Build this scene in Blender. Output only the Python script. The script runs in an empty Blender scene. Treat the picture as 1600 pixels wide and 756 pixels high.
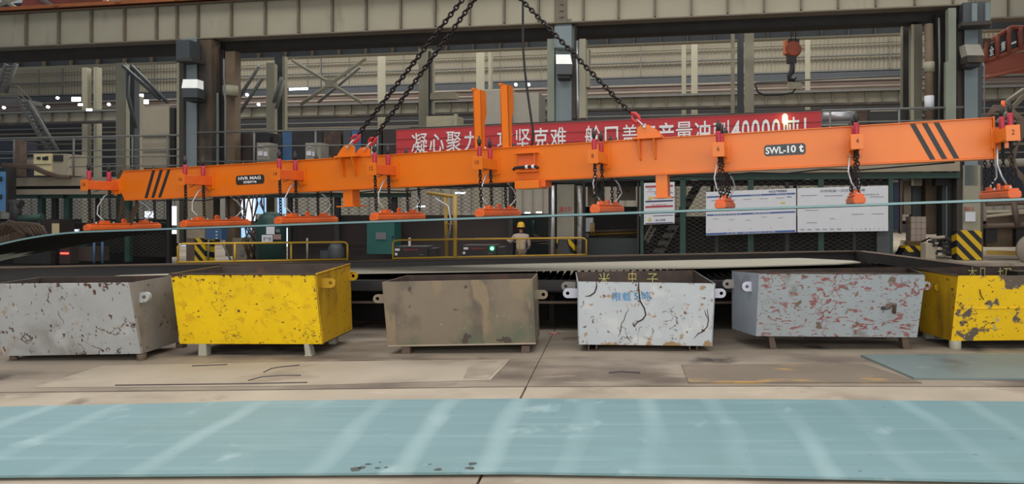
import bpy, bmesh, math, random
from mathutils import Vector as V, Matrix as M
random.seed(7)
SC = bpy.context.scene
COL = SC.collection
# ------------------------------------------------------------------ camera, world, light, exposure
cam = bpy.data.objects.new('camera', bpy.data.cameras.new('camera'))
COL.objects.link(cam); SC.camera = cam
CH, F, CX, CY = 1.7, 1100.0, 960.0, 330.0          # eye height, focal length in px, principal point
cam.location = (0, 0, CH); cam.rotation_euler = (math.pi/2, 0, 0)
cam.data.sensor_width = 36; cam.data.lens = F/1600*36
cam.data.shift_x = (800-CX)/1600; cam.data.shift_y = -(378-CY)/1600
cam.data.clip_end = 400
w = bpy.data.worlds.new('world'); SC.world = w; w.use_nodes = True
w.node_tree.nodes['Background'].inputs[0].default_value = (0.80, 0.85, 0.92, 1)
w.node_tree.nodes['Background'].inputs[1].default_value = 0.26
def area(name, loc, rot, sx, sy, power, col=(1, .97, .92)):
    l = bpy.data.lights.new(name, 'AREA'); l.shape = 'RECTANGLE'; l.size = sx; l.size_y = sy
    l.energy = power; l.color = col
    o = bpy.data.objects.new(name, l); COL.objects.link(o); o.location = loc; o.rotation_euler = rot
    return o
R = math.radians
area('skylight_bay', (-1, 4, 13), (0, 0, 0), 26, 9, 1400)                 # roof skylight over the near bay
area('doorway_light', (2, -9, 5), (R(82), 0, 0), 24, 8, 1500)              # open hall side behind the viewer
area('skylight_far_bay', (-8, 40, 17.5), (0, 0, R(-9)), 60, 14, 7600)     # roof skylight over the far bay
area('skylight_middle', (-4, 17, 15), (0, 0, 0), 34, 5, 1300)
SC.view_settings.view_transform = 'Standard'; SC.view_settings.look = 'None'
SC.view_settings.gamma = 1; SC.view_settings.use_curve_mapping = False
SC.view_settings.exposure = 0.32
SC.cycles.max_bounces = 5

# ------------------------------------------------------------------ materials
def lin(c):
    return tuple(((x/255/12.92) if x/255 <= .04045 else ((x/255+.055)/1.055)**2.4) for x in c)
MATS = {}
SQ0 = (1, 1, 1)
def mat(name, c, rough=.6, metal=0, var=.10, scale=4, layers=(), bump=0, bscale=30, emit=None, seed=0, stretch=(1, 1, 1), spec=.5):
    """layers: (colour, scale, threshold, softness, stretch, seed[, zlow, zhigh, zpush])"""
    m = bpy.data.materials.new(name); m.use_nodes = True; nt = m.node_tree; N = nt.nodes; L = nt.links
    b = N['Principled BSDF']; b.inputs['Roughness'].default_value = rough; b.inputs['Metallic'].default_value = metal
    b.inputs['Specular IOR Level'].default_value = spec
    tc = N.new('ShaderNodeTexCoord')
    def noise(sc, st, sd, det=5):
        mp = N.new('ShaderNodeMapping'); mp.inputs['Scale'].default_value = st; mp.inputs['Location'].default_value = (sd*3.7, sd*1.9, sd*2.3)
        L.new(tc.outputs['Object'], mp.inputs['Vector'])
        n = N.new('ShaderNodeTexNoise'); n.inputs['Scale'].default_value = sc; n.inputs['Detail'].default_value = det
        L.new(mp.outputs[0], n.inputs['Vector']); return n.outputs['Fac']
    cl = lin(c)
    mx = N.new('ShaderNodeMix'); mx.data_type = 'RGBA'
    mr = N.new('ShaderNodeMapRange'); mr.inputs[1].default_value = .3; mr.inputs[2].default_value = .7
    L.new(noise(scale, stretch, seed), mr.inputs[0]); L.new(mr.outputs[0], mx.inputs[0])
    mx.inputs[6].default_value = tuple(x*(1-var) for x in cl)+(1,); mx.inputs[7].default_value = tuple(min(1, x*(1+var)) for x in cl)+(1,)
    out = mx.outputs[2]
    def math_(op, a, b_=None):
        n = N.new('ShaderNodeMath'); n.operation = op
        for i_, q_ in enumerate((a, b_)):
            if q_ is None: continue
            if isinstance(q_, (int, float)): n.inputs[i_].default_value = q_
            else: L.new(q_, n.inputs[i_])
        return n.outputs[0]
    for ly in layers:
        if ly[1] in ('L', 'W'):
            # L: thin wandering lines (scratches) kept only where a coarse mask allows; W: soft bands across x
            if ly[1] == 'L':
                _, _, lsc, wid, st, sd, msc, mth = ly
                d_ = math_('ABSOLUTE', math_('SUBTRACT', noise(lsc, st, sd, 4), .5))
                r = N.new('ShaderNodeMapRange'); r.inputs[1].default_value = wid; r.inputs[2].default_value = wid*.4; L.new(d_, r.inputs[0])
                q = N.new('ShaderNodeMapRange'); q.inputs[1].default_value = mth; q.inputs[2].default_value = mth+.02; L.new(noise(msc, (1, 1, 1), sd+31, 3), q.inputs[0])
                fac = math_('MULTIPLY', r.outputs[0], q.outputs[0])
            else:
                _, _, per, lo, amt = ly
                wv = N.new('ShaderNodeTexWave'); wv.wave_type = 'BANDS'; wv.bands_direction = 'X'; wv.inputs['Scale'].default_value = .314/per
                wv.inputs['Distortion'].default_value = 2.2; wv.inputs['Detail'].default_value = 3; wv.inputs['Detail Scale'].default_value = .8
                L.new(tc.outputs['Object'], wv.inputs['Vector'])
                r = N.new('ShaderNodeMapRange'); r.inputs[1].default_value = lo; r.inputs[2].default_value = 1; r.inputs[4].default_value = amt; L.new(wv.outputs['Fac'], r.inputs[0])
                q = N.new('ShaderNodeMapRange'); q.inputs[1].default_value = .35; q.inputs[2].default_value = .6; L.new(noise(1.1, (1, .4, 1), 8, 3), q.inputs[0])
                fac = math_('MULTIPLY', r.outputs[0], q.outputs[0])
            k = N.new('ShaderNodeMix'); k.data_type = 'RGBA'; L.new(fac, k.inputs[0]); L.new(out, k.inputs[6]); k.inputs[7].default_value = lin(ly[0])+(1,)
            out = k.outputs[2]; continue
        lc, sc, th, so, st, sd = ly[:6]
        f = noise(sc, st, sd, 7)
        if len(ly) > 6:
            sep = N.new('ShaderNodeSeparateXYZ'); L.new(tc.outputs['Object'], sep.inputs[0])
            zr = N.new('ShaderNodeMapRange'); zr.inputs[1].default_value = ly[6]; zr.inputs[2].default_value = ly[7]; zr.inputs[3].default_value = 0; zr.inputs[4].default_value = ly[8]
            L.new(sep.outputs['Z'], zr.inputs[0])
            ad = N.new('ShaderNodeMath'); ad.operation = 'ADD'; L.new(f, ad.inputs[0]); L.new(zr.outputs[0], ad.inputs[1]); f = ad.outputs[0]
        r = N.new('ShaderNodeMapRange'); r.inputs[1].default_value = th; r.inputs[2].default_value = th+so
        L.new(f, r.inputs[0])
        k = N.new('ShaderNodeMix'); k.data_type = 'RGBA'; L.new(r.outputs[0], k.inputs[0]); L.new(out, k.inputs[6]); k.inputs[7].default_value = lin(lc)+(1,)
        out = k.outputs[2]
    L.new(out, b.inputs['Base Color'])
    if bump:
        bp = N.new('ShaderNodeBump'); bp.inputs['Strength'].default_value = bump; bp.inputs['Distance'].default_value = .01
        L.new(noise(bscale, (1, 1, 1), 5), bp.inputs['Height']); L.new(bp.outputs[0], b.inputs['Normal'])
    if emit:
        b.inputs['Emission Color'].default_value = lin(c)+(1,); b.inputs['Emission Strength'].default_value = emit
    MATS[name] = m; return m
def hazard(name, freq=3.2, sx=1.0):
    m = mat(name, (240, 200, 20)); nt = m.node_tree; N = nt.nodes; L = nt.links; b = N['Principled BSDF']
    tc = N.new('ShaderNodeTexCoord'); sp = N.new('ShaderNodeSeparateXYZ'); L.new(tc.outputs['Object'], sp.inputs[0])
    a = N.new('ShaderNodeMath'); a.operation = 'MULTIPLY_ADD'; L.new(sp.outputs['X'], a.inputs[0]); a.inputs[1].default_value = sx; L.new(sp.outputs['Z'], a.inputs[2])
    q = N.new('ShaderNodeMath'); q.operation = 'MULTIPLY'; L.new(a.outputs[0], q.inputs[0]); q.inputs[1].default_value = freq
    fr = N.new('ShaderNodeMath'); fr.operation = 'FRACT'; L.new(q.outputs[0], fr.inputs[0])
    g = N.new('ShaderNodeMath'); g.operation = 'GREATER_THAN'; L.new(fr.outputs[0], g.inputs[0]); g.inputs[1].default_value = .5
    k = N.new('ShaderNodeMix'); k.data_type = 'RGBA'; L.new(g.outputs[0], k.inputs[0]); k.inputs[6].default_value = lin((215, 175, 20))+(1,); k.inputs[7].default_value = lin((28, 28, 30))+(1,)
    L.new(k.outputs[2], b.inputs['Base Color']); return m

concrete = mat('concrete', (172, 160, 142), .8, var=.12, scale=1.3, bump=.3, layers=[((128, 112, 98), .9, .5, .22, (1, 1.6, 1), 3), ((196, 184, 168), 2.4, .62, .2, (1, 2, 1), 9), ((88, 76, 66), 1.6, .66, .12, (1, 1, 1), 14), ((210, 200, 186), 9, .70, .1, (1, 2, 1), 19)])
concrete_dirty = mat('worn_concrete', (146, 134, 119), .75, var=.14, scale=1.1, bump=.3, layers=[((98, 86, 76), .8, .47, .2, (1, 1.8, 1), 2), ((176, 164, 148), 1.9, .62, .15, (.6, 2, 1), 7), ((66, 58, 52), 1.2, .64, .1, (1, 1, 1), 21)])
groove_m = mat('groove_steel', (76, 66, 66), .6)
teal = mat('primer_teal', (113, 147, 153), .5, var=.05, scale=1.6, stretch=(.3, 3, 1), bump=.02, layers=[((126, 157, 162), 5, .54, .14, (.12, 2.2, 1), 6), ((107, 140, 142), .9, .56, .2, SQ0, 11), ((152, 180, 184), 'W', .56, .70, .55), ((146, 174, 178), 4, .63, .1, (.7, .5, 1), 16), ((84, 106, 106), 16, .70, .03, (.6, 1, 1), 13)])
teal2 = mat('primer_teal_hung', (130, 164, 166), .4, var=.05, scale=1)
teal_grey = mat('primer_teal_grey', (118, 132, 132), .5, var=.08, scale=1.5, layers=[((150, 160, 158), 2, .63, .1, (1, 1, 1), 3), ((92, 92, 88), 1.3, .6, .2, (1, 1, 1), 5)])
cover_m = mat('floor_steel', (166, 154, 137), .7, var=.08, scale=1.6, layers=[((120, 106, 92), 1, .55, .2, (1, 1.5, 1), 4)])
cover_r = mat('rust_cover', (120, 108, 94), .7, var=.1, scale=2, layers=[((176, 140, 78), 1.3, .58, .12, (1, 3, 1), 4)])
orange = mat('orange_paint', (228, 115, 12), .33, var=.05, scale=1.4)
orange_d = mat('orange_paint_magnet', (224, 98, 36), .45, var=.08, scale=8)
black = mat('black_paint', (38, 36, 36), .5)
plate_grey = mat('nameplate_grey', (62, 66, 70), .5)
white = mat('white_letters', (228, 228, 228), .6, var=.02)
chain_m = mat('chain_steel', (44, 38, 38), .42, .6, var=.2, scale=20)
red = mat('red_paint', (196, 44, 50), .4, var=.1)
red_sp = mat('red_tensioner', (178, 40, 62), .4)
silver = mat('silver_conduit', (196, 196, 198), .3, .6)
cable_m = mat('brown_cable', (84, 68, 54), .7)
rubber = mat('black_cable', (24, 24, 26), .6)
rust_in = mat('rusty_inside', (72, 60, 54), .85, var=.2, scale=6, layers=[((96, 70, 56), 4, .55, .15, (1, 1, 1), 2)])
girder_m = mat('girder_cream', (160, 154, 134), .65, var=.07, scale=.7, layers=[((128, 120, 102), 1.4, .62, .2, (1, 1, .3), 3)])
girder_e = mat('girder_edge', (112, 102, 88), .7)
rail_o = mat('rusty_rail', (158, 92, 52), .7, var=.2, scale=3)
dark_beam = mat('beam_dark', (40, 38, 38), .8, var=.2, scale=2)  # plain dark colour for beams, shafts and the deck gap
brown_strip = mat('brown_beam', (84, 70, 58), .8, var=.2, scale=2)
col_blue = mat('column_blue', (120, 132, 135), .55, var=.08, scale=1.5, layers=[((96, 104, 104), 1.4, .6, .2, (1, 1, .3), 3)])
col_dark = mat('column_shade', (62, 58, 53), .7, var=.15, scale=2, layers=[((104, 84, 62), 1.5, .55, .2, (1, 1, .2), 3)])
col_beige = mat('column_beige', (150, 146, 126), .65, var=.08, scale=1.2)
col_green = mat('column_green', (128, 134, 120), .65, var=.1, scale=1.2)
pipe_brown = mat('pipe_brown', (112, 96, 78), .7, var=.15, scale=2)
post_green = mat('cage_green', (46, 74, 66), .6, var=.1)
mesh_m = mat('mesh_wire', (66, 66, 60), .7, .2)
siding_m = mat('siding_beige', (156, 149, 130), .7, var=.05, scale=.3)
far_dark = mat('far_dark', (66, 66, 68), .8, var=.2, scale=.6)
far_pink = mat('far_pipe', (134, 124, 112), .6, var=.15, scale=.5)
far_brown = mat('far_brown', (98, 82, 74), .7, var=.2, scale=.6)
deck_m = mat('deck_tan', (150, 138, 118), .7, var=.1, scale=1)
rail_m = mat('rail_grey', (112, 112, 108), .6, var=.1)
sheet_dark = mat('sheet_dark_brown', (58, 50, 48), .7, var=.12, scale=.8)
cab_teal = mat('cabinet_teal', (44, 96, 92), .5, var=.05)
cab_beige = mat('cabinet_beige', (166, 156, 136), .6, var=.04)
cab_grey = mat('cabinet_grey', (156, 150, 138), .6, var=.04)
cab_blue = mat('cabinet_blue', (66, 96, 134), .5, var=.08)
cab_blued = mat('cabinet_slate', (70, 74, 78), .5, var=.08)
dark_metal = mat('dark_metal', (46, 44, 44), .6, var=.2, scale=3)
brown_metal = mat('brown_metal', (96, 80, 68), .7, var=.2, scale=3)
yellow = mat('yellow_paint', (188, 148, 40), .5, var=.08)
yellow2 = mat('yellow_pale', (170, 140, 64), .55, var=.1)
banner_m = mat('banner_red', (186, 56, 62), .75, var=.05, scale=1)
paper = mat('paper_white', (214, 216, 222), .7, var=.02)
ink_blue = mat('ink_blue', (72, 100, 156), .7, var=.02)
ink_navy = mat('ink_navy', (62, 62, 96), .7, var=.02)
ink_red = mat('ink_red', (170, 66, 72), .7, var=.02)
ink_grey = mat('ink_grey', (110, 112, 118), .7, var=.02)
ink_teal = mat('ink_teal', (70, 160, 160), .7, var=.02)
ink_yel = mat('ink_yellow', (196, 190, 92), .7, var=.02)
cream = mat('cream_label', (222, 206, 158), .6, var=.03)
tank_m = mat('tank_green', (28, 62, 56), .45, var=.1)
khaki = mat('khaki_cloth', (178, 162, 150), .8, var=.08, scale=6)
skin_m = mat('skin', (176, 126, 98), .6, var=.03)
hair_m = mat('hair', (30, 26, 24), .7)
helmet_m = mat('helmet_yellow', (226, 178, 52), .35, var=.03)
trouser_m = mat('grey_trousers', (92, 84, 84), .8)
rust_red = mat('crane_rust_red', (140, 72, 52), .65, var=.15, scale=.8)
rust_red2 = mat('crane_red_faded', (164, 84, 74), .65, var=.12, scale=.8)
led_g = mat('green_lamp', (60, 255, 150), emit=12)
led_r = mat('red_lamp', (255, 60, 50), emit=4)
glow_w = mat('lamp_white', (235, 240, 255), emit=9)
lamp_face = mat('lamp_face', (214, 216, 210), emit=.35)
day = mat('daylight_opening', (220, 228, 240), emit=1.2)
day_b = mat('daylight_blue', (150, 190, 235), emit=.9)
flash = mat('flash_lamp', (236, 255, 170), emit=3)
hazard_m = hazard('hazard_stripes', 2.6, 1.1)
cardboard = mat('wrapped_boxes', (172, 156, 144), .6, var=.06)
wood = mat('pallet_wood', (140, 112, 80), .8)
chalk = mat('yellow_chalk', (206, 200, 132), .9)
spray = mat('blue_spray', (62, 142, 196), .8)
crack_m = mat('rust_crack', (64, 40, 36), .9)
steel_pale = mat('pale_plate', (170, 166, 150), .6, var=.05)

# ------------------------------------------------------------------ geometry helpers
def P(px, py, Y):
    return V(((px-CX)*Y/F, Y, CH-(py-CY)*Y/F))
class MB:
    def __init__(s): s.v = []; s.f = []; s.sm = []
    def add(s, vs, fs, smooth=False):
        n = len(s.v); s.v += [V(x) for x in vs]; s.f += [tuple(i+n for i in f) for f in fs]; s.sm += [smooth]*len(fs); return s
    def hexa(s, c):   # 8 corners: bottom loop 0-3, top loop 4-7
        return s.add(c, [(3, 2, 1, 0), (4, 5, 6, 7), (0, 1, 5, 4), (1, 2, 6, 5), (2, 3, 7, 6), (3, 0, 4, 7)])
    def box(s, a, b):
        x0, y0, z0 = a; x1, y1, z1 = b
        return s.hexa([(x0, y0, z0), (x1, y0, z0), (x1, y1, z0), (x0, y1, z0), (x0, y0, z1), (x1, y0, z1), (x1, y1, z1), (x0, y1, z1)])
    def cbox(s, c, d):
        return s.box([c[i]-d[i]/2 for i in range(3)], [c[i]+d[i]/2 for i in range(3)])
    def obox(s, o, u, n, up):   # origin corner and three edge vectors
        o, u, n, up = V(o), V(u), V(n), V(up)
        return s.hexa([o, o+u, o+u+n, o+n, o+up, o+u+up, o+u+n+up, o+n+up])
    def tube(s, pts, r, seg=8, closed=False, caps=True):
        pts = [V(p) for p in pts]; n = len(pts); rings = []
        prev = None
        for i, p in enumerate(pts):
            if closed: t = (pts[(i+1) % n]-pts[i-1])
            else: t = (pts[min(i+1, n-1)]-pts[max(i-1, 0)])
            t.normalize()
            if prev is None:
                a = V((0, 0, 1)) if abs(t.z) < .9 else V((1, 0, 0)); nrm = t.cross(a).normalized()
            else:
                nrm = (prev-t*prev.dot(t)).normalized()
            prev = nrm; bn = t.cross(nrm)
            rr = r[i] if isinstance(r, (list, tuple)) else r
            rings.append([p+(nrm*math.cos(2*math.pi*k/seg)+bn*math.sin(2*math.pi*k/seg))*rr for k in range(seg)])
        vs = [v for rg in rings for v in rg]; fs = []
        m = n if closed else n-1
        for i in range(m):
            j = (i+1) % n
            for k in range(seg):
                fs.append((i*seg+k, i*seg+(k+1) % seg, j*seg+(k+1) % seg, j*seg+k))
        s.add(vs, fs, True)
        if not closed and caps:
            b = len(s.v)-len(vs)
            s.f.append(tuple(b+k for k in range(seg))[::-1]); s.sm.append(False)
            s.f.append(tuple(b+(n-1)*seg+k for k in range(seg))); s.sm.append(False)
        return s
    def prism(s, poly, d):   # poly of 3-D points, extruded by d
        d = V(d); n = len(poly); p = [V(x) for x in poly]
        return s.add(p+[q+d for q in p], [tuple(range(n))[::-1], tuple(range(n, 2*n))]+[(i, (i+1) % n, n+(i+1) % n, n+i) for i in range(n)])
    def lathe(s, prof, c, seg=20, ax='z'):
        vs = []; c = V(c)
        for r, h in prof:
            for k in range(seg):
                a = 2*math.pi*k/seg; x, y = r*math.cos(a), r*math.sin(a)
                vs.append(c+(V((x, y, h)) if ax == 'z' else V((x, h, y)) if ax == 'y' else V((h, x, y))))
        fs = [(i*seg+k, i*seg+(k+1) % seg, (i+1)*seg+(k+1) % seg, (i+1)*seg+k) for i in range(len(prof)-1) for k in range(seg)]
        s.add(vs, fs, True); b = len(s.v)-len(vs)
        s.f.append(tuple(b+k for k in range(seg))[::-1]); s.sm.append(False)
        s.f.append(tuple(b+(len(prof)-1)*seg+k for k in range(seg))); s.sm.append(False)
        return s
def mesh_of(mb, name, inv=None):
    me = bpy.data.meshes.new(name)
    me.from_pydata([tuple(inv @ v) if inv else tuple(v) for v in mb.v], [], mb.f)
    for p, q in zip(me.polygons, mb.sm): p.use_smooth = q
    bm = bmesh.new(); bm.from_mesh(me); bmesh.ops.recalc_face_normals(bm, faces=bm.faces); bm.to_mesh(me); bm.free()
    return me
WM = {}
def root(name, label, cat, loc=(0, 0, 0), group=None, mtx=None, kind=None):
    o = bpy.data.objects.new(name, None); COL.objects.link(o); o.empty_display_size = .1
    m = mtx if mtx is not None else M.Translation(V(loc)); o.matrix_world = m; WM[o] = m.copy()
    if label: o['label'] = label
    if cat: o['category'] = cat
    if group: o['group'] = group
    if kind: o['kind'] = kind
    return o
def part(name, mb, m, parent=None, local=False, label=None, kind=None, bevel=0):
    """vertices are world coordinates unless local"""
    inv = None
    pm = M.Identity(4)
    if parent is not None: pm = WM[parent]
    if not local and parent is not None: inv = pm.inverted()
    o = bpy.data.objects.new(name, mesh_of(mb, name, inv)); COL.objects.link(o)
    o.data.materials.append(m)
    if parent is not None: o.parent = parent; WM[o] = pm
    else: WM[o] = M.Identity(4)
    if label: o['label'] = label
    if kind: o['kind'] = kind
    if bevel:
        b = o.modifiers.new('bevel', 'BEVEL'); b.width = bevel; b.segments = 2; b.limit_method = 'ANGLE'
    return o
def solo(name, mb, m, label, cat, group=None, bevel=0):
    vs = mb.v; c = V((sum(v.x for v in vs)/len(vs), sum(v.y for v in vs)/len(vs), min(v.z for v in vs)))
    for i in range(len(vs)): vs[i] = vs[i]-c
    o = part(name, mb, m, bevel=bevel); o.location = c
    o['label'] = label; o['category'] = cat
    if group: o['group'] = group
    return o
def struct(name, mb, m, bevel=0):
    return part(name, mb, m, kind='structure', bevel=bevel)
def copy_tree(o, mtx):
    c = o.copy(); COL.objects.link(c); c.matrix_world = mtx; WM[c] = mtx.copy()
    for ch in list(o.children):
        d = ch.copy(); COL.objects.link(d); d.parent = c; WM[d] = mtx
        for g in list(ch.children):
            e = g.copy(); COL.objects.link(e); e.parent = d
    return c
GL = {}
def glyphs(body, bold=0.0):
    k = (body, bold)
    if k in GL: return GL[k]
    cu = bpy.data.curves.new('g', 'FONT'); cu.body = body; cu.offset = bold; cu.resolution_u = 3
    o = bpy.data.objects.new('g', cu); COL.objects.link(o); bpy.context.view_layer.update()
    me = bpy.data.meshes.new_from_object(o.evaluated_get(bpy.context.evaluated_depsgraph_get()))
    vs = [v.co.copy() for v in me.vertices]; fs = [tuple(p.vertices) for p in me.polygons]
    bpy.data.objects.remove(o); bpy.data.curves.remove(cu); bpy.data.meshes.remove(me)
    x0 = min(v.x for v in vs); x1 = max(v.x for v in vs); y0 = min(v.y for v in vs); y1 = max(v.y for v in vs)
    GL[k] = ([((v.x-x0)/(x1-x0), (v.y-y0)/(y1-y0)) for v in vs], fs); return GL[k]
def text(mb, body, o, u, v, bold=.01):    # fits the text's bounding box to origin o, width vector u, height vector v
    vs, fs = glyphs(body, bold); o, u, v = V(o), V(u), V(v)
    return mb.add([o+u*a+v*b for a, b in vs], fs)

# layered frame: the hall's long structures run along one line; k scales its distance
def D(px): return 26/(1+.000174*px)
UD = (V((590*D(1550)/F, D(1550), 0))-V((-960*D(0)/F, D(0), 0))).normalized()
ND = V((-UD.y, UD.x, 0)); 
if ND.y < 0: ND = -ND            # away from the viewer
def G(px, k): return V(((px-CX)*D(px)*k/F, D(px)*k, 0))
def Z(py, px, k): return CH+(CY-py)*D(px)*k/F
def Z0(y0, k): return CH+(CY-y0)*26*k/F
def run(mb, px0, px1, z0, z1, k, t):
    a, b = G(px0, k), G(px1, k); a.z = b.z = z0
    return mb.obox(a, b-a, ND*t, (0, 0, z1-z0))
def sbox(mb, px0, px1, y0, y1, k, t):   # y0 upper, y1 lower pixel at the middle
    m = (px0+px1)/2
    return run(mb, px0, px1, Z(y1, m, k), Z(y0, m, k), k, t)

# ================================================================== FLOOR
fl = root('floor', None, None, kind='structure')
JX = -.855
def ground(px, py): 
    d = CH*F/(py-CY); return V(((px-CX)*d/F, d, 0))
gp = [(-400, 618), (0, 613), (400, 609), (800, 604), (1200, 603), (1600, 604), (2100, 606)]
gpts = [ground(*q) for q in gp]
def gy(X):
    for a, b in zip(gpts, gpts[1:]):
        if a.x <= X <= b.x: return a.y+(b.y-a.y)*(X-a.x)/(b.x-a.x)
    return gpts[0].y if X < gpts[0].x else gpts[-1].y
def slab(x0, x1, near, m=concrete):
    xs = [x0]+[p.x for p in gpts if x0 < p.x < x1]+[x1]
    if near: poly = [(x0, 1.0, -.15), (x1, 1.0, -.15)]+[(x, gy(x)-.02, -.15) for x in xs[::-1]]
    else: poly = [(x, gy(x)+.02, -.15) for x in xs]+[(x1, 20.3, -.15), (x0, 20.3, -.15)]
    mb = MB().prism(poly, (0, 0, .15)); return part('concrete_slab', mb, m, fl)
slab(-16, JX-.01, True); slab(JX+.01, 14, True)
slab(-16, JX-.005, False, concrete_dirty); slab(JX+.005, 14, False, concrete_dirty)
part('groove_base', MB().box((-16, 1, -.2), (14, 20.3, -.12)), groove_m, fl)
mb = MB()
for a, b in zip(gpts, gpts[1:]):
    mb.obox(V((a.x, a.y-.012, -.12)), (b.x-a.x, b.y-a.y, 0), (0, .024, 0), (0, 0, .112))
part('floor_rail', mb, groove_m, fl)
# far floor: sunken bay and the raised floor to the right
part('sunken_bay_floor', MB().box((-30, 20.32, -.75), (-.9, 75, -.5)), concrete_dirty, fl)
part('far_bay_floor', MB().box((-.88, 20.32, -.25), (36, 75, -.02)), concrete_dirty, fl)
part('raised_floor', MB().box((8.1, 19.4, -.02), (36, 60, .27)), concrete, fl)

# flush steel covers and loose plates on the floor
def flat(name, pts, th, m, label, cat, z=0.001):
    poly = [ground(*p)+V((0, 0, z)) for p in pts]
    return solo(name, MB().prism(poly, (0, 0, th)), m, label, cat)
flat('floor_cover', [(52, 606), (440, 603.5), (767, 594), (797, 562), (470, 566), (160, 572)], .006, cover_m, 'big worn steel sheet lying flush on the floor before the yellow bin', 'floor cover')
flat('hatch_cover', [(724, 592), (762, 592), (792, 563.5), (737, 563.5)], .004, cover_m, 'small square steel hatch at the corner of the worn floor sheet', 'hatch', .008)
flat('steel_sheet', [(1076, 599), (1440, 599), (1349, 570), (1065, 571)], .012, cover_r, 'brown steel sheet with an ochre streak on the floor', 'steel sheet')
flat('steel_plate', [(1428, 593), (1720, 595), (1720, 553), (1345, 557)], .02, teal_grey, 'grey green steel plate on the floor before the right yellow bin', 'steel plate', .003)
mb = MB()
for arc in ([(388, 596), (410, 590), (440, 588), (470, 588)], [(412, 583), (424, 577), (440, 574.5), (468, 572)], [(300, 573), (330, 572), (355, 571)], [(180, 603.5), (380, 601), (480, 599)]):
    mb.tube([ground(*p)+V((0, 0, .009)) for p in arc], .008, 4)
solo('cut_scrap', mb, groove_m, 'thin curved dark offcut strips lying on the worn floor sheet', 'offcuts')
mb = MB(); mb.tube([ground(*p)+V((0, 0, .004)) for p in [(952, 583), (970, 581), (1000, 583)]], .012, 5)
solo('flat_bar', mb, groove_m, 'short flat steel bar on the floor before the blue-lettered bin', 'steel bar')
# foreground plate
bk = [(-420, 640), (0, 635), (200, 631), (400, 626), (600, 624), (800, 622.5), (1200, 623.5), (1600, 627), (2000, 631)]
fr = [(-420, 745), (0, 742.5), (400, 739.5), (800, 737), (1200, 743), (1600, 751), (2000, 760)]
def onz(px, py, z): d = (CH-z)*F/(py-CY); return V(((px-CX)*d/F, d, z))
zt = .034
poly = [onz(px, py, zt) for px, py in fr]+[onz(px, py, zt) for px, py in bk[::-1]]
pl = root('steel_plate', 'long blue green primed steel plate lying across the floor at the bottom of the view', 'steel plate', (0, 5, 0))
part('plate', MB().prism(poly, (0, 0, -.016)), teal, pl)
mb = MB()
for x in (-7, -5, -3, -1, 1, 3, 5):
    part('packing_strip', MB().box((x, 4.6, 0), (x+.06, 5.7, .018)), dark_metal, pl)
stain = mat('oil_stain', (52, 66, 64), .4)
for cx_, cy_, r_ in ((565, 730, .022), (575, 725, .016), (590, 731, .012), (603, 730, .01), (685, 733, .02), (735, 731, .022), (738, 724, .026), (672, 725, .008), (594, 722, .006), (556, 733, .03)):
    c = onz(cx_, cy_, zt+.0008)
    q = [c+V((r_*1.5*math.cos(a)*random.uniform(.6, 1.2), r_*1.2*math.sin(a)*random.uniform(.6, 1.2), 0)) for a in [i*math.pi/5 for i in range(10)]]
    part('oil_spot', MB().prism(q, (0, 0, .0006)), stain, pl)

# ================================================================== BINS
def lug(mb, c, out, up, r=.055, Lg=.13, th=.02, hr=.024):
    c, out, up = V(c), V(out).normalized(), V(up).normalized(); n = out.cross(up).normalized()*th
    N_ = 24; vs = []
    for side in (0, 1):
        for k in range(N_):
            a = 2*math.pi*(k+.5)/N_; ca, sa = math.cos(a), math.sin(a)
            if ca >= 0: x, y = r*ca, r*sa
            else:
                t = min(Lg/abs(ca), r/abs(sa) if abs(sa) > 1e-6 else 9); x, y = ca*t, sa*t
            vs.append(c+out*x+up*y+n*(side-.5))
        for k in range(N_):
            a = 2*math.pi*(k+.5)/N_; vs.append(c+out*hr*math.cos(a)+up*hr*math.sin(a)+n*(side-.5))
    fs = []
    for k in range(N_):
        j = (k+1) % N_
        fs += [(k, j, N_+j, N_+k), (2*N_+j, 2*N_+k, 3*N_+k, 3*N_+j), (k, 2*N_+k, 2*N_+j, j), (N_+j, 3*N_+j, 3*N_+k, N_+k)]
    return mb.add(vs, fs)
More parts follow.
